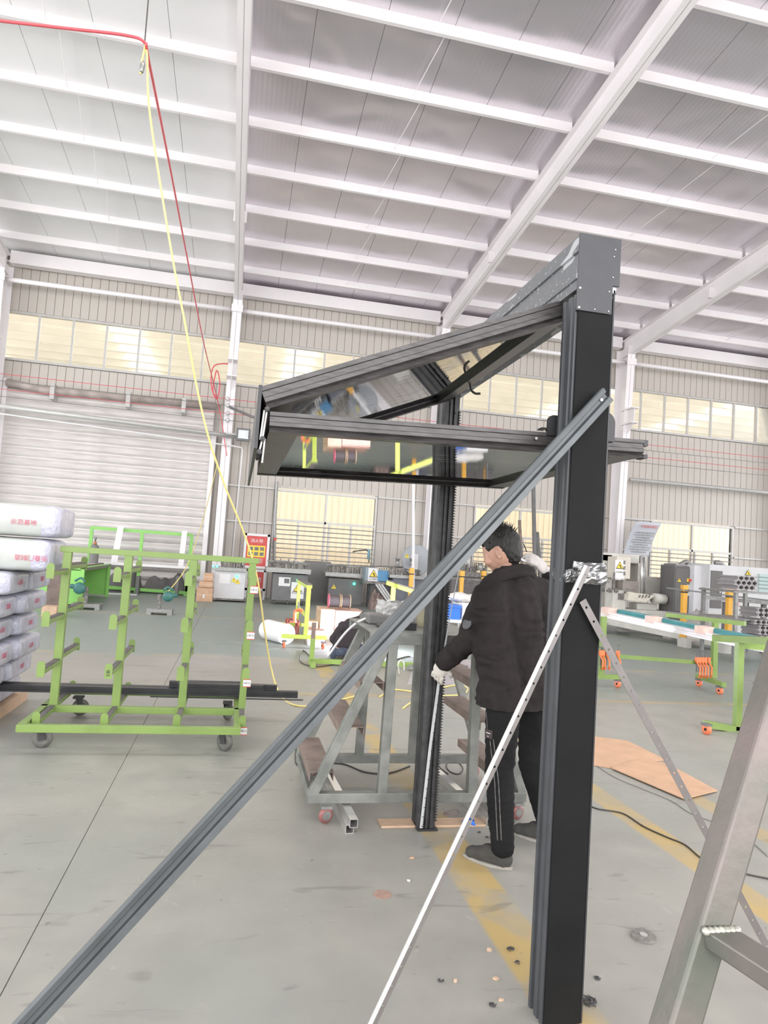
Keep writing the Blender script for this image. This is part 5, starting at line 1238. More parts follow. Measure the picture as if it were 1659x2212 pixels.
B('table', 842, 1243, 916, 1250, 19.5, .8, zinc, t); B('pedestal', 848, 1250, 914, 1303, 19.6, .7, mat('dusk_blue', (.15, .16, .19), .5), t, floor=True); mech(t, 842, 1222, 912, 1243, 19.6, .5, 12, 21)
for xx in (858, 889): p = PY(xx, 1222, 19.6); MB().lathe(p, (0, 0, 1), [(.07, 0), (.07, .02), (.055, .03), (.055, .18), (.075, .19), (.075, .22)], 14).build('air_cylinder', zinc, t, smooth=True)
tubep('pipe', [(893, 1040, 19.2), (893, 1180, 19.2), (892, 1322, 19.2)], .045, white_plast, None, 8, False, label='slim white vertical pipe left of the far post', cat='pipe')
tubep('pipe', [(598, 1040, 21.6), (594, 1120, 21.6), (592, 1205, 21.6), (588, 1298, 21.6)], .05, zinc, None, 8, False, label='grey water pipe with a red valve at the left edge of the barred window', cat='pipe')
MB().lathe(PY(594, 1165, 21.5), (0, -1, 0), [(.05, 0), (.05, .05)], 10).build('red_valve', redp, bpy.data.objects['pipe.003'] if 'pipe.003' in bpy.data.objects else None)
def guard_post(px, y0, y1, Yv, lab, h=None):
    p = PZ(px, y1); p = PY(px, y1, Yv); tp_ = PY(px, y0, Yv).z; t = thing('guard_post', lab, 'post', (p.x, Yv, 0), 'yellow guard posts of the chain fence')
    MB().box((p.x-.05, Yv, 0), (p.x+.05, Yv+.1, tp_-.16)).build('post', yellow_or, t, bev=.004); MB().box((p.x-.06, Yv-.01, tp_-.14), (p.x+.06, Yv+.11, tp_)).build('cap', yellow_or, t, bev=.006); MB().box((p.x-.055, Yv-.005, tp_-.17), (p.x+.055, Yv+.105, tp_-.14)).build('collar', black_rub, t)
guard_post(886, 1227, 1300, 17.5, 'yellow guard post beside the round saw guard, left of the far post')
guard_post(996, 1233, 1295, 17.5, 'yellow guard post between far post and worker')
guard_post(1043, 1233, 1295, 18.5, 'yellow guard post just behind the worker collar')
guard_post(1479, 1264, 1340, 13.6, 'left yellow guard post in front of the dark electrical cabinet')
guard_post(1577, 1273, 1350, 12.9, 'right yellow guard post in front of the white machine control panel')
# wire fence behind the worker
t = T('mesh_fence', 'dark wire mesh fence panel behind the worker', 'fence', 1000, 1290, 17.8)
p0_, p1_ = PY(940, 1247, 17.8), PY(1045, 1292, 17.8)
for z in (p0_.z, .12): MB().bar((p0_.x, 17.8, z), (p1_.x, 17.8, z), .04, .04).build('rail', grimy, t)
for xx in (p0_.x, p1_.x): MB().box((xx-.02, 17.78, 0), (xx+.02, 17.82, p0_.z)).build('post', grimy, t)
ms = MB()
for k in range(36): xx = p0_.x+(p1_.x-p0_.x)*k/35; ms.cyl((xx, 17.8, .1), (xx, 17.8, p0_.z), .006, 4)
for k in range(18): z = .1+(p0_.z-.1)*k/17; ms.cyl((p0_.x, 17.8, z), (p1_.x, 17.8, z), .006, 4)
ms.build('mesh', grimy, t, kind='stuff')
t = T('drilling_unit', 'pale grey drilling machine with a gauge, seen between the brace and the worker', 'machine', 1010, 1290, 19.2)
B('column', 985, 1195, 1016, 1240, 19.4, .5, machine_beige, t, .01); B('bed', 970, 1236, 1062, 1246, 19.2, .8, grimy, t); B('pedestal', 975, 1246, 1060, 1300, 19.3, .6, mat('dusk_blue2', (.16, .15, .16), .5), t, floor=True)
mech(t, 995, 1213, 1060, 1237, 19.2, .4, 10, 31)
MB().lathe(PY(1006, 1219, 19.35), (0, -1, 0), [(.07, 0), (.07, .03), (.03, .04)], 16).build('gauge', zinc, t); MB().lathe(PY(1037, 1232, 19.2), (0, 0, 1), [(.08, 0), (.08, .02), (.065, .03), (.065, .2), (.085, .22)], 14).build('air_cylinder', zinc, t, smooth=True)
# blue crate, white box, sack on a table
t = T('trolley_table', 'white trolley table with a blue bin and a sack on it, behind the worker', 'table', 990, 1350, 9.5)
lo, hi = pxbox(950, 1340, 1045, 1346, 9.2, 1.0); MB().box(lo, hi).build('table_top', white_plast, t)
for xq in (lo[0]+.05, hi[0]-.05): 
    for yq in (9.25, 10.1): MB().box((xq-.02, yq-.02, 0), (xq+.02, yq+.02, lo[2])).build('leg', zinc, t)
B('plastic_bin', 955, 1310, 995, 1340, 9.3, .4, blue, None, .01, 'blue plastic bin on the white table behind the worker', 'bin')
B('bin_rim', 953, 1307, 997, 1312, 9.28, .44, blue, bpy.data.objects['plastic_bin'])
lo2, hi2 = pxbox(998, 1304, 1045, 1340, 9.4, .5); wb_ = MB().box(lo2, hi2).build('white_carton', white_plast, None, 'white carton on the table right of the blue bin', bev=.01, cat='box')
sk = pxbox(983, 1282, 1045, 1304, 9.45, .4)
blob('sack', [('e', ((sk[0][0]+sk[1][0])/2-.08, 9.65, sk[0][2]+.07), (.17, .15, .075), None), ('e', ((sk[0][0]+sk[1][0])/2+.08, 9.65, sk[0][2]+.06), (.14, .14, .062), None)], .012, mat('white_sack', (.62, .60, .57), .8, 0, .06, 12, .3, 30), None, folds(.010, .004), 2, 'white woven sack lying on the carton', 'sack')
# long profiles leaning upright against the window behind the worker
for k, (x0, y0, x1, y1, c, lab) in enumerate(((1152, 1040, 1156, 1262, dark_cab, 'tallest dark profile leaning upright before the window behind the worker'), (1122, 1124, 1130, 1262, brown_steel, 'shorter brownish profile leaning left of the tallest one'), (1160, 1150, 1168, 1262, dark_cab, 'broad dark profile leaning right of the tallest one'))):
    a = PY(x0, y0, 20.9); b_ = PY(x1, y1, 20.3); d = (b_-a); b2 = a+d*((.0-a.z)/d.z); MB().bar(V((b2.x, b2.y, 0.001)), a, .10 if k != 1 else .07, .09, (0, 1, 0)).build('leaning_profile', c, None, lab, cat='profile', group='profiles leaning before the window')

# ---- welding area: lime trestles, roll, boxes
def castor_(parent, p, r=.05, mt=None):
    cs = MB().lathe(p+V((-.018, 0, r)), (1, .25, 0), [(r*.55, 0), (r, .006), (r, .028), (r*.55, .034)], 18).build('castor', mt or caster_red, parent, smooth=True)
    MB().lathe(p+V((-.022, 0, r)), (1, .25, 0), [(r*.3, 0), (r*.3, .044)], 8).build('hub', dark_hole, cs); MB().box(p+V((-.035, -.03, r*1.7)), p+V((.035, .05, r*2.1))).build('bracket', dark_cab, cs)
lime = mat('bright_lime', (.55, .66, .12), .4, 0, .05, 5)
A0, A1 = PZ(613, 1400), PZ(697, 1402); yv = (A0.y+A1.y)/2
t = thing('trestle', 'bright lime rolling trestle lit by the welding arc, beside the white foam roll', 'trestle', ((A0.x+A1.x)/2, yv, 0), 'lime trestles')
zb_ = .15; MB().box((A0.x-.05, yv-.03, zb_), (A1.x+.05, yv+.03, zb_+.06)).build('base_bar', lime, t, bev=.004)
xp = PY(659, 1385, yv).x; zt2 = PY(671, 1270, yv).z
MB().box((xp-.033, yv-.03, zb_+.06), (xp+.033, yv+.03, zt2)).build('post', lime, t, bev=.004)
bk_ = PY(647, 1255, 12.7); MB().box((bk_.x-.03, 12.67, .15), (bk_.x+.03, 12.73, bk_.z-.04)).build('post', lime, t, bev=.004)
MB().bar(V((xp, yv-.05, zt2+.02)), V((bk_.x, 12.78, zt2+.02)), .09, .05).build('top_bar', lime, t); MB().bar(V((xp, yv-.06, zt2+.055)), V((bk_.x, 12.79, zt2+.055)), .08, .02).build('rubber_pad', rubber, t)
MB().box((bk_.x-.35, 12.67, zb_), (bk_.x+.35, 12.73, zb_+.06)).build('base_bar', lime, t); MB().bar(V((xp, yv, zb_+.35)), V((bk_.x, 12.7, zb_+.35)), .04, .05).build('long_bar', lime, t)
for q in (V((A0.x, yv, 0)), V((A1.x, yv, 0)), V((bk_.x-.3, 12.7, 0)), V((bk_.x+.3, 12.7, 0))): castor_(t, q, .055)
# clamp and red stool by it
t = T('bar_clamp', 'orange clamp body hanging on the lime trestle in the welding area', 'clamp', 641, 1340, 11.7)
cz = PY(641, 1345, 11.7)
MB().tube(cat_rom([PY(637, 1345, 11.6), PY(637, 1325, 11.6), PY(641, 1318, 11.6), PY(651, 1318, 11.6), PY(652, 1324, 11.6)], 3), .03, 6).build('frame', orange, t)
MB().cyl(PY(645, 1300, 11.6), PY(645, 1322, 11.6), .015, 6).build('screw', dark_cab, t)
t = T('steel_stool', 'small red steel stool frame behind the foam roll', 'stool', 633, 1365, 12.3)
zz = PY(630, 1341, 12.0).z; q0, q1 = PY(623, 1341, 12.0), PY(645, 1345, 12.0)
rd = mat('dull_red', (.42, .10, .08), .5)
for xx in (q0.x, q1.x):
    for yy in (12.0, 12.45): MB().box((xx-.015, yy-.015, 0), (xx+.015, yy+.015, zz)).build('leg', rd, t)
for yy in (12.0, 12.45): MB().box((q0.x, yy-.015, zz-.03), (q1.x, yy+.015, zz)).build('rail', rd, t)
MB().box((q0.x, 12.0, zz-.03), (q0.x+.03, 12.45, zz)).build('rail', rd, t); MB().box((q1.x-.03, 12.0, zz-.03), (q1.x, 12.45, zz)).build('rail', rd, t)
# foam roll
c = PZ(617, 1392); rr = .165; ax_ = V((-.45, .9, 0)).normalized(); cc2 = V((c.x, c.y, rr))
o = MB().lathe(cc2, ax_, [(.045, .0), (rr, 0), (rr, .62), (.045, .62)], 32).build('foam_roll', mat('white_foam', (.80, .79, .79), .7, 0, .03, 6), None, 'large roll of white foam lying on the floor, its end towards the welder', cat='foam roll', smooth=False)
MB().lathe(cc2, -ax_, [(.03, -.01), (.045, -.01), (.045, .003), (.03, .003)], 18).build('core_tube', card, o)
# low lime stand with brown post, cable
t = T('light_stand', 'short lime steel stand with a brown-topped post on a long floor bar', 'stand', 673, 1437, 9.3)
q = PZ(672, 1437); z1 = PY(680, 1345, q.y).z
MB().box((q.x-.03, q.y-.03, .08), (q.x+.03, q.y+.03, z1*.62)).build('post', green_dull, t, bev=.003); MB().box((q.x-.026, q.y-.026, z1*.62), (q.x+.026, q.y+.026, z1)).build('post_sleeve', brown_steel, t)
MB().bar(q+V((0, -.25, .035)), q+V((0, .12, .035)), .06, .06).build('foot_bar', green_dull, t); MB().bar(q+V((.03, .05, .05)), q+V((1.6, .0, .05)), .06, .06).build('floor_bar', green_dull, t)
cable([(672, 1420), (655, 1405), (648, 1420), (652, 1432), (680, 1440), (712, 1437), (735, 1430)], .008, 'black cable looped around the foot of the low lime stand')
# boxes and cable reels
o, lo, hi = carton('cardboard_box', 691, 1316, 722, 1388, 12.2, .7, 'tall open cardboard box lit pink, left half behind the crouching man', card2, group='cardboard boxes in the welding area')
o, lo2, hi2 = carton('cardboard_box', 722.5, 1320, 785, 1390, 12.2, .7, 'wide cardboard box whose front is lit pink behind the crouching man', mat('lit_pink_card', (.66, .40, .31), .7, 0, .06, 6), group='cardboard boxes in the welding area')  # pink light on the front put into the card colour
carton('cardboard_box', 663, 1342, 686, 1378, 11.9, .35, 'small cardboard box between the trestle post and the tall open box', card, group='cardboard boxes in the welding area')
carton('cardboard_box', 664, 1362, 702, 1380, 11.45, .3, 'low carton with red tape in front of the small box', mat('lit_pink_card2', (.68, .42, .36), .7, 0, .06, 6), group='cardboard boxes in the welding area')
B('white_block', 664, 1385, 690, 1399, 11.3, .25, white_plast, None, .01, 'white foam block on the floor under the trestle bar', 'foam block', floor=True)
zt3 = hi[2]+.002
def reel(x, y, L, lab, first=True):
    c = V((x, y, zt3+.13)); t = thing('cable_reel', lab, 'cable reel', (x, y, zt3), 'cable reels on the cartons')
    MB().lathe(c, (1, 0, 0), [(.085, 0), (.105, .01), (.105, L-.01), (.085, L)], 20).build('winding', mat('dark_cable_wind', (.10, .085, .08), .6, 0, .2, 30, .4, 80, stretch=(6, 1, 1)), t, smooth=False)
    for xx in (0, L): MB().lathe(c+V((xx-.006, 0, 0)), (1, 0, 0), [(.03, 0), (.13, 0), (.13, .012), (.03, .012)], 24).build('flange', mat('reel_wood', (.50, .36, .22), .7) if xx or L < .2 else pinkprint, t)
rx = PY(709, 1310, 12.5).x; reel(rx, 12.5, .20, 'left cable reel on top of the tall carton, with a pink flange'); reel(rx+.225, 12.5, .16, 'right cable reel on the cartons, closest to the crouching man')
# second trestle to the right of the welder
t = thing('trestle', 'lime trestle partly hidden behind the brace, right of the blue control unit', 'trestle', (PY(849, 1390, 11.5).x, 11.5, 0), 'lime trestles')
xq = PY(848, 1300, 11.5).x; zt4 = PY(848, 1268, 11.5).z; MB().box((xq-.035, 11.47, .15), (xq+.035, 11.53, zt4)).build('post', lime, t, bev=.004)
e1, e2 = PY(838, 1259, 11.9), PY(930, 1290, 10.6); MB().bar(e1, e2, .06, .07).build('top_bar', lime, t); MB().bar(e1+V((0, 0, .045)), e2+V((0, 0, .045)), .05, .015).build('rubber_pad', rubber, t)
l0, l1 = PZ(800, 1395), PZ(905, 1398); MB().box((xq-.5, 11.2, .15), (xq+.7, 11.26, .22)).build('base_bar', lime, t)
MB().box((xq-.03, 11.2, .10), (xq+.03, 11.53, .16)).build('base_bar', lime, t)
for dx in (-.45, .65): castor_(t, V((xq+dx, 11.23, 0)), .05)
# floor clutter lit by the arc: cables, sheet, angle grinder, hose
sheet3('aluminium_sheet', [(900, 1425), (1025, 1425), (1050, 1480), (880, 1478)], .001, .004, mat('pale_sheet', (.50, .47, .48), .35, .2, .1, 6), 'pale sheet lying on the floor in the arc light behind the far post')
bpy.data.objects['aluminium_sheet']['category'] = 'sheet'; del bpy.data.objects['aluminium_sheet']['group']
cable([(855, 1425), (880, 1418), (900, 1422), (930, 1430), (970, 1428), (1010, 1440)], .008, 'black cable on the floor between stand and far post, upper one')
cable([(850, 1440), (880, 1432), (905, 1440), (950, 1447), (1000, 1440), (1020, 1452)], .008, 'black cable on the floor between stand and far post, lower one')
cable([(820, 1505), (850, 1490), (900, 1494), (940, 1488), (985, 1480), (1010, 1486), (1000, 1500), (960, 1503), (900, 1512), (870, 1530)], .009, 'yellow air hose looping on the floor behind the far post', ov, 'hose', 'air_hose')
t = thing('angle_grinder', 'small angle grinder lying on the floor left of the far post', 'grinder', PZ(892, 1448)); p = PZ(892, 1448)
MB().lathe(p+V((0, 0, .05)), (.9, -.3, .0), [(.03, 0), (.035, .02), (.032, .16), (.025, .20)], 12).build('body', mat('grinder_red', (.45, .12, .08), .4), t, smooth=True); MB().lathe(p+V((-.03, 0, .03)), (0, 0, 1), [(.06, 0), (.06, .01), (.03, .04)], 16).build('guard', zinc, t)
t = thing('welding_clamp', 'silver hook-shaped clamp standing on the floor behind the stand', 'clamp', PZ(862, 1460)); p = PZ(862, 1460)
MB().tube(cat_rom([p+V((0, 0, .01)), p+V((-.02, 0, .14)), p+V((.01, 0, .20)), p+V((.05, 0, .16)), p+V((.06, 0, .06))], 4), .010, 6).build('hook', alu, t, smooth=True)

# ---- yellow/red hoses hanging from the roof
hp = PY(312, 97, 6.0)
MB().tube([hp, V((hp.x-.06, hp.y+.1, zroof(6.1)))], .006, 5).build('hanger_wire', cable_m, None, 'thin dark wire holding up the red and yellow hoses', cat='wire')
red_h = mat('red_hose', (.66, .10, .12), .4, 0, .05, 8)
MB().tube(cat_rom([PY(-60, 38, 6.0), PY(0, 45, 6.0), PY(150, 62, 6.0), PY(270, 76, 6.0), hp+V((0, 0, .02)), PY(322, 135, 6.2), PY(365, 350, 8.5), PY(405, 560, 12.0), PY(440, 740, 16.0), PY(468, 855, 20.3), PY(478, 905, 20.9), PY(490, 985, 21.0)], 8), .013, 8).build('air_hose', red_h, None, 'red air hose hanging from the roof down to the left column', cat='hose', smooth=True)
MB().tube(cat_rom([PY(303, 160, 6.0), PY(306, 135, 6.0), PY(312, 108, 6.0), PY(314, 98, 6.0), PY(318, 125, 6.0), PY(322, 230, 6.0), PY(345, 390, 6.05), PY(375, 570, 6.15), PY(400, 700, 6.25), PY(428, 850, 6.4), PY(455, 960, 6.5), PY(490, 1060, 6.7), PY(530, 1160, 6.9), PY(556, 1250, 7.0), PY(570, 1350, 7.2), PY(585, 1440, 7.4), PZ(605, 1500, .02), PZ(640, 1524, .011), PZ(700, 1520, .011), PZ(780, 1500, .011)], 6), .009, 8).build('air_hose', ov, None, 'yellow air hose hanging from the wire and curving down to the floor', cat='hose', smooth=True)
MB().lathe(PY(306, 150, 6.0), (.1, 0, 1), [(.012, -.03), (.020, -.02), (.020, .05), (.012, .07)], 10).build('hose_coupling', zinc, bpy.data.objects['air_hose.002'] if 'air_hose.002' in bpy.data.objects else None, smooth=True)
tubep('electric_cord', [(470, 1000, 21.0), (450, 1080, 20.0), (430, 1150, 18.0), (400, 1230, 16.0), (352, 1290, 15.3)], .012, ov, None, 5, curve=5, label='thin yellow cord hanging from the column to the mitre saw on the floor', cat='cord')

# ---- power rail wires, floodlight, insulators on the left column
for k, (yl, yc, yr, c) in enumerate(((803, 862, 1010, red_h), (822, 876, 1024, zinc), (833, 893, 1040, red_h), (855, 908, 1052, zinc))):
    a = PY(0, yl, 20.9); z = PY(492, yc, 20.9).z; MB().tube([V((-7.4, 20.9, z+.02)), V((-.55, 20.9, z)), V((12.6, 20.9, z)), V((25, 20.9, z))], .009, 5).build('trolley_wire', c, None, ('top red', 'upper grey', 'lower red', 'bottom grey')[k]+' wire strung along the wall between the columns', cat='wire')
    MB().lathe(PY(492, yc, 20.95)+V((0, .02, 0)), (0, -1, 0), [(.06, 0), (.07, .03), (.03, .06), (.05, .09)], 12).build('insulator', white_plast, None, 'white insulator on the left column, %s of four' % ('topmost', 'second', 'third', 'lowest')[k], cat='insulator', group='insulators on the column', smooth=True)
t = T('flood_light', 'square floodlight with a pale glass face mounted beside the left column', 'lamp', 525, 938, 20.8)
lo, hi = pxbox(510, 925, 541, 952, 20.7, .12); MB().box(lo, hi).build('housing', dark_cab, t, bev=.01); MB().box((lo[0]+.06, 20.685, lo[2]+.06), (hi[0]-.06, 20.70, hi[2]-.06)).build('glass_face', mat('flood_glass', (.70, .74, .74), .15), t)
MB().bar(V((lo[0]-.3, 20.85, (lo[2]+hi[2])/2)), V(((lo[0]+hi[0])/2, 20.85, (lo[2]+hi[2])/2)), .05, .05).build('arm', zinc, t)
barp('steel_strut', (497, 880), (556, 905), 20.9, 18.5, .06, .06, dark_cab, None, label='dark steel strut sticking out from the left column towards the sashes', cat='strut')
tubep('rope_coil', [(503, 786, 21.25), (463, 790, 21.2), (456, 830, 21.2), (468, 862, 21.2), (475, 830, 21.2), (468, 800, 21.2), (460, 845, 21.2), (472, 858, 21.2)], .02, red_h, None, 6, curve=5, label='coiled cable hanging by the shutter next to the left column', cat='cable coil')
for k, xq in enumerate((668, 740, 812, 905)):
    heap('bird_nest', xq-8, 648+(xq-668)*.13, xq+8, 655+(xq-668)*.13, 21.62, .12, mat('nest_straw', (.28, .17, .13), .9, 0, .5, 40), 'brown bits of nest on the white eave beam, %s of four' % ('leftmost', 'second', 'third', 'rightmost')[k], 'nest', k, base=False)

# ================================================================== RIGHT: SAW LINE, CNC, TRESTLES
t = T('double_head_saw', 'pale grey saw machine with a white danger sign, right of the near post', 'machine', 1380, 1390, 16.2)
bg = machine_beige
B('bed', 1290, 1320, 1560, 1352, 15.6, .9, bg, t, .02)
B('column', 1296, 1196, 1322, 1320, 16.4, .6, bg, t, .03); B('arch', 1300, 1196, 1395, 1216, 16.4, .6, bg, t, .03); B('column', 1378, 1200, 1396, 1290, 16.4, .6, bg, t, .02)
lo, hi = pxbox(1332, 1203, 1362, 1250, 15.9, .45); MB().box(lo, hi).build('head_box', mat('cream_box', (.62, .58, .50), .5, 0, .05, 4), t, bev=.01)
for k in range(3): B('vent_slot', 1347, 1211+12*k, 1351, 1219+12*k, 15.89, .02, grimy, t)
warn(t, 1339, 1221, 15.9, .22, True, (.26, .34)); text('当心机械伤人', .04, PY(1339, 1236, 15.88), (1, 0, 0), (0, 0, 1), black_ink, t)
B('back_plate', 1391, 1246, 1434, 1292, 16.6, .3, bg, t, .02); lo, hi = pxbox(1357, 1280, 1412, 1300, 15.5, .4); mb = MB(); poly_y(mb, [(lo[0], hi[2]), (hi[0], hi[2]-.05), (hi[0], lo[2]+.14), (lo[0]+.68*(hi[0]-lo[0]), lo[2]), (lo[0], lo[2]+.02)], 15.5, 15.9); mb.build('slotted_cover', mat('cream_cover', (.60, .57, .48), .55, 0, .1, 12), t)
for k in range(4): barp('slot', (1380+7*k, 1291), (1383+7*k, 1285), 15.49, 15.49, .02, .035, grimy, t)
tubep('roller', [(1410, 1292, 15.7), (1436, 1295, 15.7)], .13, bg, t, 14); tubep('guide_rod', [(1387, 1200, 15.9), (1387, 1282, 15.9)], .05, alu, t, 8); tubep('guide_rod', [(1391, 1205, 15.85), (1391, 1282, 15.85)], .03, zinc, t, 8)
B('carriage', 1324, 1275, 1352, 1318, 15.7, .4, bg, t, .01); B('carriage_window', 1335, 1282, 1348, 1296, 15.69, .02, grimy, t); mech(t, 1300, 1230, 1330, 1280, 15.9, .5, 5, 41); mech(t, 1318, 1268, 1372, 1282, 15.6, .4, 5, 44)
B('motor_block', 1345, 1255, 1380, 1282, 16.2, .4, mat('taupe', (.36, .32, .29), .6), t, .02); B('lower_block', 1376, 1304, 1420, 1318, 15.8, .4, bg, t, .02)
for (x0, y0, x1, y1) in ((1346, 1350, 1360, 1366), (1448, 1372, 1470, 1382), (1482, 1380, 1494, 1400), (1562, 1375, 1580, 1412)):
    ff = PZ((x0+x1)/2, y1).y; B('foot', x0, y0, x1, y1, max(min(ff, 16.2), 12.4), .3, bg, t, floor=True)
# sloping long bed towards the camera
a, b_ = PY(1300, 1335, 16.0), PY(1570, 1388, 12.9); MB().bar(a, b_, .35, .22).build('long_bed', bg, t)
lo = PY(1508, 1371, 13.55); xd = (b_-a); xd.z *= 1; xd.normalize()
pl = lo+V((-.10, -.28, .02)); 
nb = MB().bar(pl-xd*.24, pl+xd*.24, .008, .19).build('name_plate', mat('teal_plate', (.06, .30, .28), .4), t); nbd = xd.cross(V((0, 0, 1))).normalized()
text('中鑫数控', .095, pl+nbd*.007+V((0, 0, .02)), xd, (0, 0, 1), white_plast, t); text('400-878', .035, pl+nbd*.007+V((0, 0, -.065)), xd, (0, 0, 1), white_plast, t)
# curled notice sheet
lo, hi = pxbox(1348, 1128, 1416, 1202, 20.8, .1); mb = MB(); vs = []
for i in range(13):
    u = i/12
    for j in range(13):
        v = j/12; sx_ = (hi[0]-lo[0])*.22*(v**1.3); vs.append((lo[0]+.22*(hi[0]-lo[0])*(1-(1-v))*0+u*(hi[0]-lo[0])*.80+sx_, 20.8-.25*v*v-.08*sin(u*pi), lo[2]+(hi[2]-lo[2])*v))
fs = [[i*13+j, (i+1)*13+j, (i+1)*13+j+1, i*13+j+1] for i in range(12) for j in range(12)]; o = MB().add(vs, fs).build('notice_sheet', mat('notice_paper', (.52, .54, .58), .5, 0, .03, 3), None, 'large curled notice sheet with rows of small print hanging left of the right barred window', cat='notice', smooth=True)
md = o.modifiers.new('s', 'SOLIDIFY'); md.thickness = .006
for j in range(9):
    v = .12+.07*j; i0 = [q for q in vs[6*13:7*13]]; pz = lo[2]+(hi[2]-lo[2])*v; sx_ = (hi[0]-lo[0])*.22*(v**1.3)
    text('安全操作规程注意事项须知'[:12 if j % 3 else 9], .062, (lo[0]+.40*(hi[0]-lo[0])+sx_, 20.8-.25*v*v-.115, pz), (1, 0, 0), (0, 0, 1), grimy, o)
v = .92; text('安全操作规程', .10, (lo[0]+.60*(hi[0]-lo[0]), 20.8-.25*v*v-.12, lo[2]+(hi[2]-lo[2])*.86), (1, 0, 0), (0, 0, 1), redp, o)
hx_ = MB().tube([V((lo[0]+.3*(hi[0]-lo[0]), 20.52, hi[2])), V((lo[0]+.3*(hi[0]-lo[0]), 21.9, hi[2]+.15))], .01, 5).build('hanger', zinc, o)
# dark cabinet and white CNC enclosure
t = T('electrical_cabinet', 'dark grey electrical cabinet with a small red switch, left end of the white machine', 'cabinet', 1478, 1330, 15.4)
B('body', 1456, 1223, 1498, 1330, 15.4, .6, mat('cab_dark', (.125, .12, .118), .5, 0, .05, 3), t, .01, floor=True); B('door', 1459, 1228, 1496, 1322, 15.38, .02, mat('cab_dark2', (.14, .134, .13), .5, 0, .05, 3), t, .006); warn(t, 1467, 1253, 15.38, .10)
B('switch_plate', 1485, 1250, 1493, 1257, 15.36, .02, yellow_lab, t); MB().lathe(PY(1489.5, 1253.5, 15.36), (0, -1, 0), [(.035, 0), (.035, .05)], 12).build('main_switch', redp, t); B('data_plate', 1484, 1263, 1493, 1273, 15.365, .015, bg, t); B('data_plate', 1485, 1279, 1491, 1287, 15.365, .015, bg, t)
B('top_cover', 1460, 1219, 1500, 1224, 15.5, .5, zinc, t)
t = T('cnc_machine', 'long white machining centre enclosure with a dark door and a control screen', 'machine', 1580, 1330, 15.2)
B('left_panel', 1499, 1222, 1532, 1335, 15.2, 1.4, machine_white, t, .01, floor=True); lo, hi = pxbox(1532, 1226, 1740, 1345, 14.9, 1.7); MB().box((lo[0], lo[1], 0), hi).build('enclosure', mat('machine_white2', (.56, .56, .56), .45, 0, .04, 3), t, bev=.02)
B('door', 1535, 1233, 1560, 1314, 14.88, .03, mat('cab_dark2b', (.13, .125, .12), .5, 0, .05, 3), t, .006); B('door_handle', 1555, 1272, 1557, 1281, 14.84, .05, alu, t)
B('control_panel', 1564, 1242, 1589, 1273, 14.84, .08, machine_white, t, .01); B('screen', 1567, 1254, 1582, 1266, 14.82, .03, mat('screen_dark', (.10, .11, .11), .2), t)
for k in range(5): MB().lathe(PY(1567.5+4*k, 1270, 14.83), (0, -1, 0), [(.018, 0), (.018, .02)], 8).build('button', black_ink, t)
warn(t, 1616, 1237, 14.88, .17, True); B('window_glass', 1640, 1242, 1720, 1281, 14.86, .05, mat('pale_teal_glass', (.42, .52, .50), .2, 0, .03, 4), t)
for k in range(4): B('window_rail', 1640, 1248+8*k, 1720, 1250+8*k, 14.84, .03, mat('teal_dark', (.22, .30, .29), .4), t)
lo, hi = pxbox(1480, 1214, 1505, 1222, 15.6, .5); MB().tube(cat_rom([V((lo[0], 15.8, lo[2])), V(((lo[0]+hi[0])/2, 15.8, hi[2])), V((hi[0], 15.8, lo[2]+.02))], 4), .06, 8).build('roof_duct', zinc, t, smooth=True)
MB().tube(cat_rom([PY(1545, 1216, 15.4), PY(1556, 1217, 15.4), PY(1564, 1226, 15.4)], 4), .07, 8).build('roof_duct', zinc, t, smooth=True)
tubep('coil_cord', [(1591, 1272, 14.7), (1594, 1300, 14.7), (1588, 1330, 14.7), (1593, 1345, 14.7)], .03, mat('coral', (.80, .30, .28), .5), t, 6, curve=5)
lo, hi = pxbox(1500, 1300, 1562, 1345, 14.2, .5)
heap('chip_sacks', 1500, 1312, 1562, 1345, 14.0, .7, mat('sack_grey', (.40, .375, .36), .9, 0, .1, 6, .4, 14), 'heap of pale grey sacks on the floor before the dark door', 'sacks', 14)
# chain-fence bars between guard posts and feed table
for k, (a, b_) in enumerate((((1440, 1270), (1659, 1297)), ((1440, 1325), (1620, 1343)))):
    barp('fence_rail', a, b_, 13.9, 12.3, .03, .03, dark_cab, None, label='%s dark rail running between the yellow guard posts at right' % ('upper', 'lower')[k], cat='rail')
t = T('roller_table', 'long grey infeed table in front of the white machine', 'table', 1600, 1345, 13.4); barp('beam', (1520, 1290), (1680, 1304), 13.6, 12.6, .08, .14, zinc, t)
for xq, yq in ((1566, 13.35), (1612, 13.1), (1650, 12.9)): p = PY(xq, 1300, yq); MB().box((p.x-.04, yq-.04, 0), (p.x+.04, yq+.04, p.z)).build('leg', dark_cab, t)
barp('bracing', (1600, 1340), (1640, 1315), 13.1, 12.8, .05, .05, dark_cab, t)
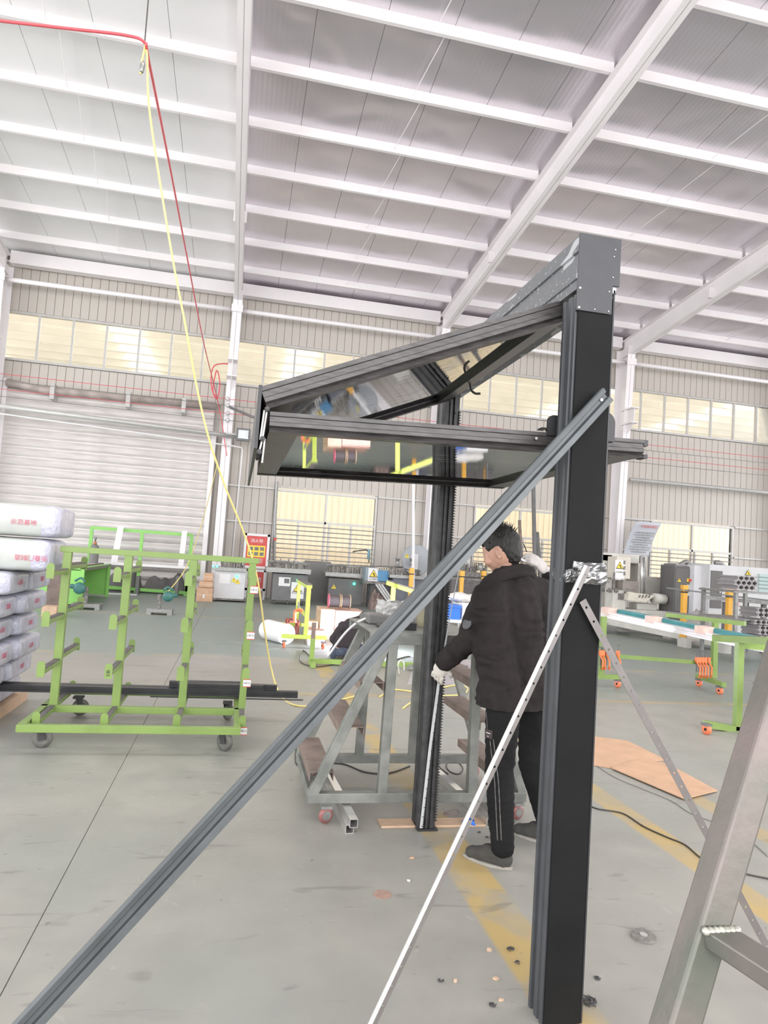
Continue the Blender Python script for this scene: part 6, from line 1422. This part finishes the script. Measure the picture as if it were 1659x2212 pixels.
# stacked H-shaped grey profiles seen end-on
hprof = [(-.5, -.5), (.5, -.5), (.5, -.25), (.15, -.25), (.15, .25), (.5, .25), (.5, .5), (-.5, .5), (-.5, .25), (-.15, .25), (-.15, -.25), (-.5, -.25)]
hm = mat('profile_end', (.30, .285, .285), .5, .2, .08, 10); hb = MB(); s_ = .085
hb.prof((0, 0, 0), (0, .45, 0), [(x*s_, z*s_) for x, z in hprof]); hme = hb.mesh('end_profile'); hme.materials.append(hm)
rack = T('profile_cart', 'grey cart carrying stacked H-shaped profiles, at the right edge', 'cart', 1640, 1400, 10.9)
cnt = 0; rowi = -1; ROWS = ('topmost', 'second', 'third', 'fourth', 'fifth', 'sixth', 'seventh', 'eighth', 'lowest')
for (xc, yc, nx, nz) in ((1613, 1250, 4, 1), (1613, 1260, 5, 1), (1613, 1270, 4, 1), (1650, 1319, 3, 1), (1650, 1329, 3, 1), (1650, 1345, 4, 1), (1654, 1357, 3, 1), (1654, 1367, 3, 1), (1658, 1379, 3, 1)):
    rowi += 1
    for i in range(nx):
        p = PY(xc+(i-nx/2+.5)*11.5, yc+(i-nx/2)*.6, 11.0); o = link('end_profile', hme, None, None); o.location = p+V((.0, 0, 0)); cnt += 1
        meta(o, 'grey H-shaped profile, number %s from the left in the %s row of the cart stack' % (('one', 'two', 'three', 'four', 'five')[i], ROWS[rowi]), 'profile', 'H-shaped profiles stacked on the cart')
for z_ in (1276, 1336, 1388): 
    p = PY(1600, z_, 11.0); MB().box((p.x-.05, 11.1, p.z-.045), (p.x+.95, 12.1, p.z-.01)).build('shelf_bar', zinc, rack)
p = PY(1604, 1300, 11.0)
for dx in (-.02, .92):
    for yy in (11.15, 12.05): MB().box((p.x+dx-.03, yy-.03, 0), (p.x+dx+.03, yy+.03, PY(1604, 1276, 11).z)).build('upright', zinc, rack)
# bright aluminium profile on lime trestles, coming towards the right
al2 = mat('bright_extrusion', (.80, .76, .77), .25, .5, .04, 3)
L0, L1 = PY(1285, 1320, 9.4), PY(1700, 1408, 6.3)
t = thing('curtain_rail', 'long bright aluminium profile with pale wood blocks, lying on the lime trestles at right', 'profile', (L0.x, L0.y, L0.z-.08))
dd_ = (L1-L0).normalized()
MB().prof(L0, L1, [(-.07, -.05), (.07, -.05), (.07, -.025), (.055, -.02), (.055, .0), (.07, .01), (.07, .03), (.03, .03), (.03, .018), (-.02, .018), (-.02, .03), (-.07, .03)]).build('extrusion', al2, t)
side = dd_.cross(V((0, 0, 1))).normalized()
MB().bar(L0+side*(-.13 if side.y < 0 else .13)+dd_*.4+V((0, 0, .035)), L1+side*(-.13 if side.y < 0 else .13)+V((0, 0, .035)), .12, .09).build('teal_strip', teal, t)
for (xx, yy) in ((1317, 1315), (1411, 1334), (1522, 1360)):
    # point along the rail nearest to that place
    best = min((L0+dd_*k*.02 for k in range(0, 220)), key=lambda q: (lambda v_: abs(CX+F*v_.dot(RT)/v_.dot(fw)-xx))(q-V((0, 0, CAMH))))
    MB().bar(best-dd_*.07, best+dd_*.07, .17, .09).build('wood_block', mat('pink_wood', (.68, .50, .44), .6, 0, .1, 20), t).location += V((0, 0, .05))
# trestle A
def trestle2(xb, yb, pts, lab):
    return None
t = thing('trestle', 'lime rolling trestle under the bright profile, the one further back with clamps on its rail', 'trestle', (6.4, 8.3, 0), 'lime trestles')
q1, q2 = PZ(1510, 1483), PZ(1555, 1500); zb_ = .11
c1, c2 = V((q1.x, q1.y, 0)), V((q2.x, q2.y, 0)); m1 = (c1+c2)/2; e = (c2-c1).normalized()
MB().bar(c1-e*.06+V((0, 0, zb_+.03)), c2+e*.10+V((0, 0, zb_+.03)), .06, .06).build('base_bar', green_paint, t, bev=.003)
pp = PY(1541, 1470, m1.y); z1 = PY(1541, 1345, m1.y).z; MB().box((pp.x-.035, m1.y-.03, zb_+.06), (pp.x+.035, m1.y+.03, z1)).build('post', green_paint, t, bev=.003)
castor_(t, c1, .05); castor_(t, c2, .05)
ra, rb_ = PY(1300, 1415, m1.y), PY(1534, 1433, m1.y); MB().bar(ra, V((pp.x, m1.y, rb_.z)), .035, .05).build('long_rail', green_paint, t)
ta, tb_ = PY(1440, 1327, m1.y+.7), PY(1610, 1343, m1.y-.3); tz = (z1+.03); MB().bar(V((ta.x, ta.y, tz)), V((tb_.x, tb_.y, tz)), .06, .06).build('top_bar', green_paint, t); MB().bar(V((ta.x, ta.y, tz+.04)), V((tb_.x, tb_.y, tz+.04)), .05, .02).build('rubber_pad', rubber, t)
lf = PY(1290, 1470, m1.y); MB().box((ra.x-.035, m1.y-.03, .17), (ra.x+.035, m1.y+.03, ra.z+.5)).build('post', green_paint, t); MB().box((ra.x-.3, m1.y-.03, .11), (ra.x+.3, m1.y+.03, .17)).build('base_bar', green_paint, t); castor_(t, V((ra.x-.25, m1.y, 0)), .05); castor_(t, V((ra.x+.25, m1.y, 0)), .05)
yA = m1.y
# clamps hanging on the rail
def gclamp(px, ytop, ymid, ybot, Yv, lab, wd=.05, side_=1):
    p = PY(px, ymid, Yv); t = thing('bar_clamp', lab, 'clamp', (p.x, Yv, PY(px, ybot, Yv).z), 'orange bar clamps hanging on the trestle rails')
    zt_, zm, zb2 = PY(px, ytop, Yv).z, p.z, PY(px, ybot, Yv).z
    MB().cyl((p.x, Yv-.05, zm-.16), (p.x, Yv-.05, zt_), .009, 6).build('screw', dark_cab, t); MB().cyl((p.x-.03, Yv-.05, zt_-.01), (p.x+.03, Yv-.05, zt_-.01), .006, 5).build('handle', dark_cab, t)
    MB().box((p.x-.02, Yv-.075, zm-.03), (p.x+.02, Yv-.03, zm+.04)).build('jaw', orange, t, bev=.004)
    MB().tube([V((p.x-.004, Yv-.06, zm-.03)), V((p.x-.006, Yv-.13, zm-.08)), V((p.x-.006, Yv-.13, zb2+.04)), V((p.x+.01, Yv-.09, zb2)), V((p.x+.05*side_, Yv-.06, zb2+.01))], .012, 6).build('frame', orange, t)
for k, px in enumerate((1500, 1505.5, 1511.5, 1517.5, 1525)): gclamp(px, 1403, 1425, 1461 if k < 4 else 1460, yA, 'orange clamp in the right bunch on the trestle rail, %s from the left' % ('first', 'second', 'third', 'fourth', 'fifth')[k])
for k, px in enumerate((1293, 1298, 1307)): gclamp(px, 1395+3*k, 1410, 1443, yA, 'orange clamp in the left bunch beside the near post, %s from the left' % ('first', 'second', 'third')[k])
gclamp(1330, 1391, 1411, 1440, yA+.02, 'single orange clamp with a tall screw, left end of the visible rail')
# trestle B, nearer
t = thing('trestle', 'nearest lime trestle leg under the bright profile at the right edge', 'trestle', (5.0, 6.1, 0), 'lime trestles')
q1 = PZ(1527, 1587); yB = q1.y+.05; pp = PZ(1598, 1583); zb_ = .13
p1, p2 = V((q1.x-.03, q1.y, zb_+.03)), V((pp.x+.28, q1.y+.02, zb_+.03)); p2 = PY(1606, 1578, 6.15); p1 = PY(1521, 1563, 6.15)
MB().bar(p1, p2+(p2-p1)*.5, .06, .065).build('base_bar', green_paint, t, bev=.003)
z1 = PY(1597, 1387, 6.15).z; MB().box((p2.x-.11, 6.12, p2.z), (p2.x-.04, 6.18, z1)).build('post', green_paint, t, bev=.003)
MB().bar(PY(1545, 1379, 6.7), PY(1665, 1385, 5.6), .07, .07).build('top_bar', green_paint, t); MB().bar(PY(1545, 1373, 6.72), PY(1665, 1378, 5.62), .06, .02).build('rubber_pad', rubber, t)
castor_(t, V((q1.x, q1.y, 0)), .05); castor_(t, V((p2.x+.4, q1.y, 0)), .05)
MB().bar(V((p2.x-.06, 6.2, .95-.1)), V((p2.x+.8, 5.6, .95-.1)), .04, .06).build('side_bar', green_dull, t)
for k, (px, yt) in enumerate(((1622, 1471), (1629, 1471), (1637, 1475))):
    gclamp(px, yt, 1505, 1560, 6.0, 'orange clamp behind the close steel leg at the right, %s from the left' % ('first', 'second', 'third')[k])
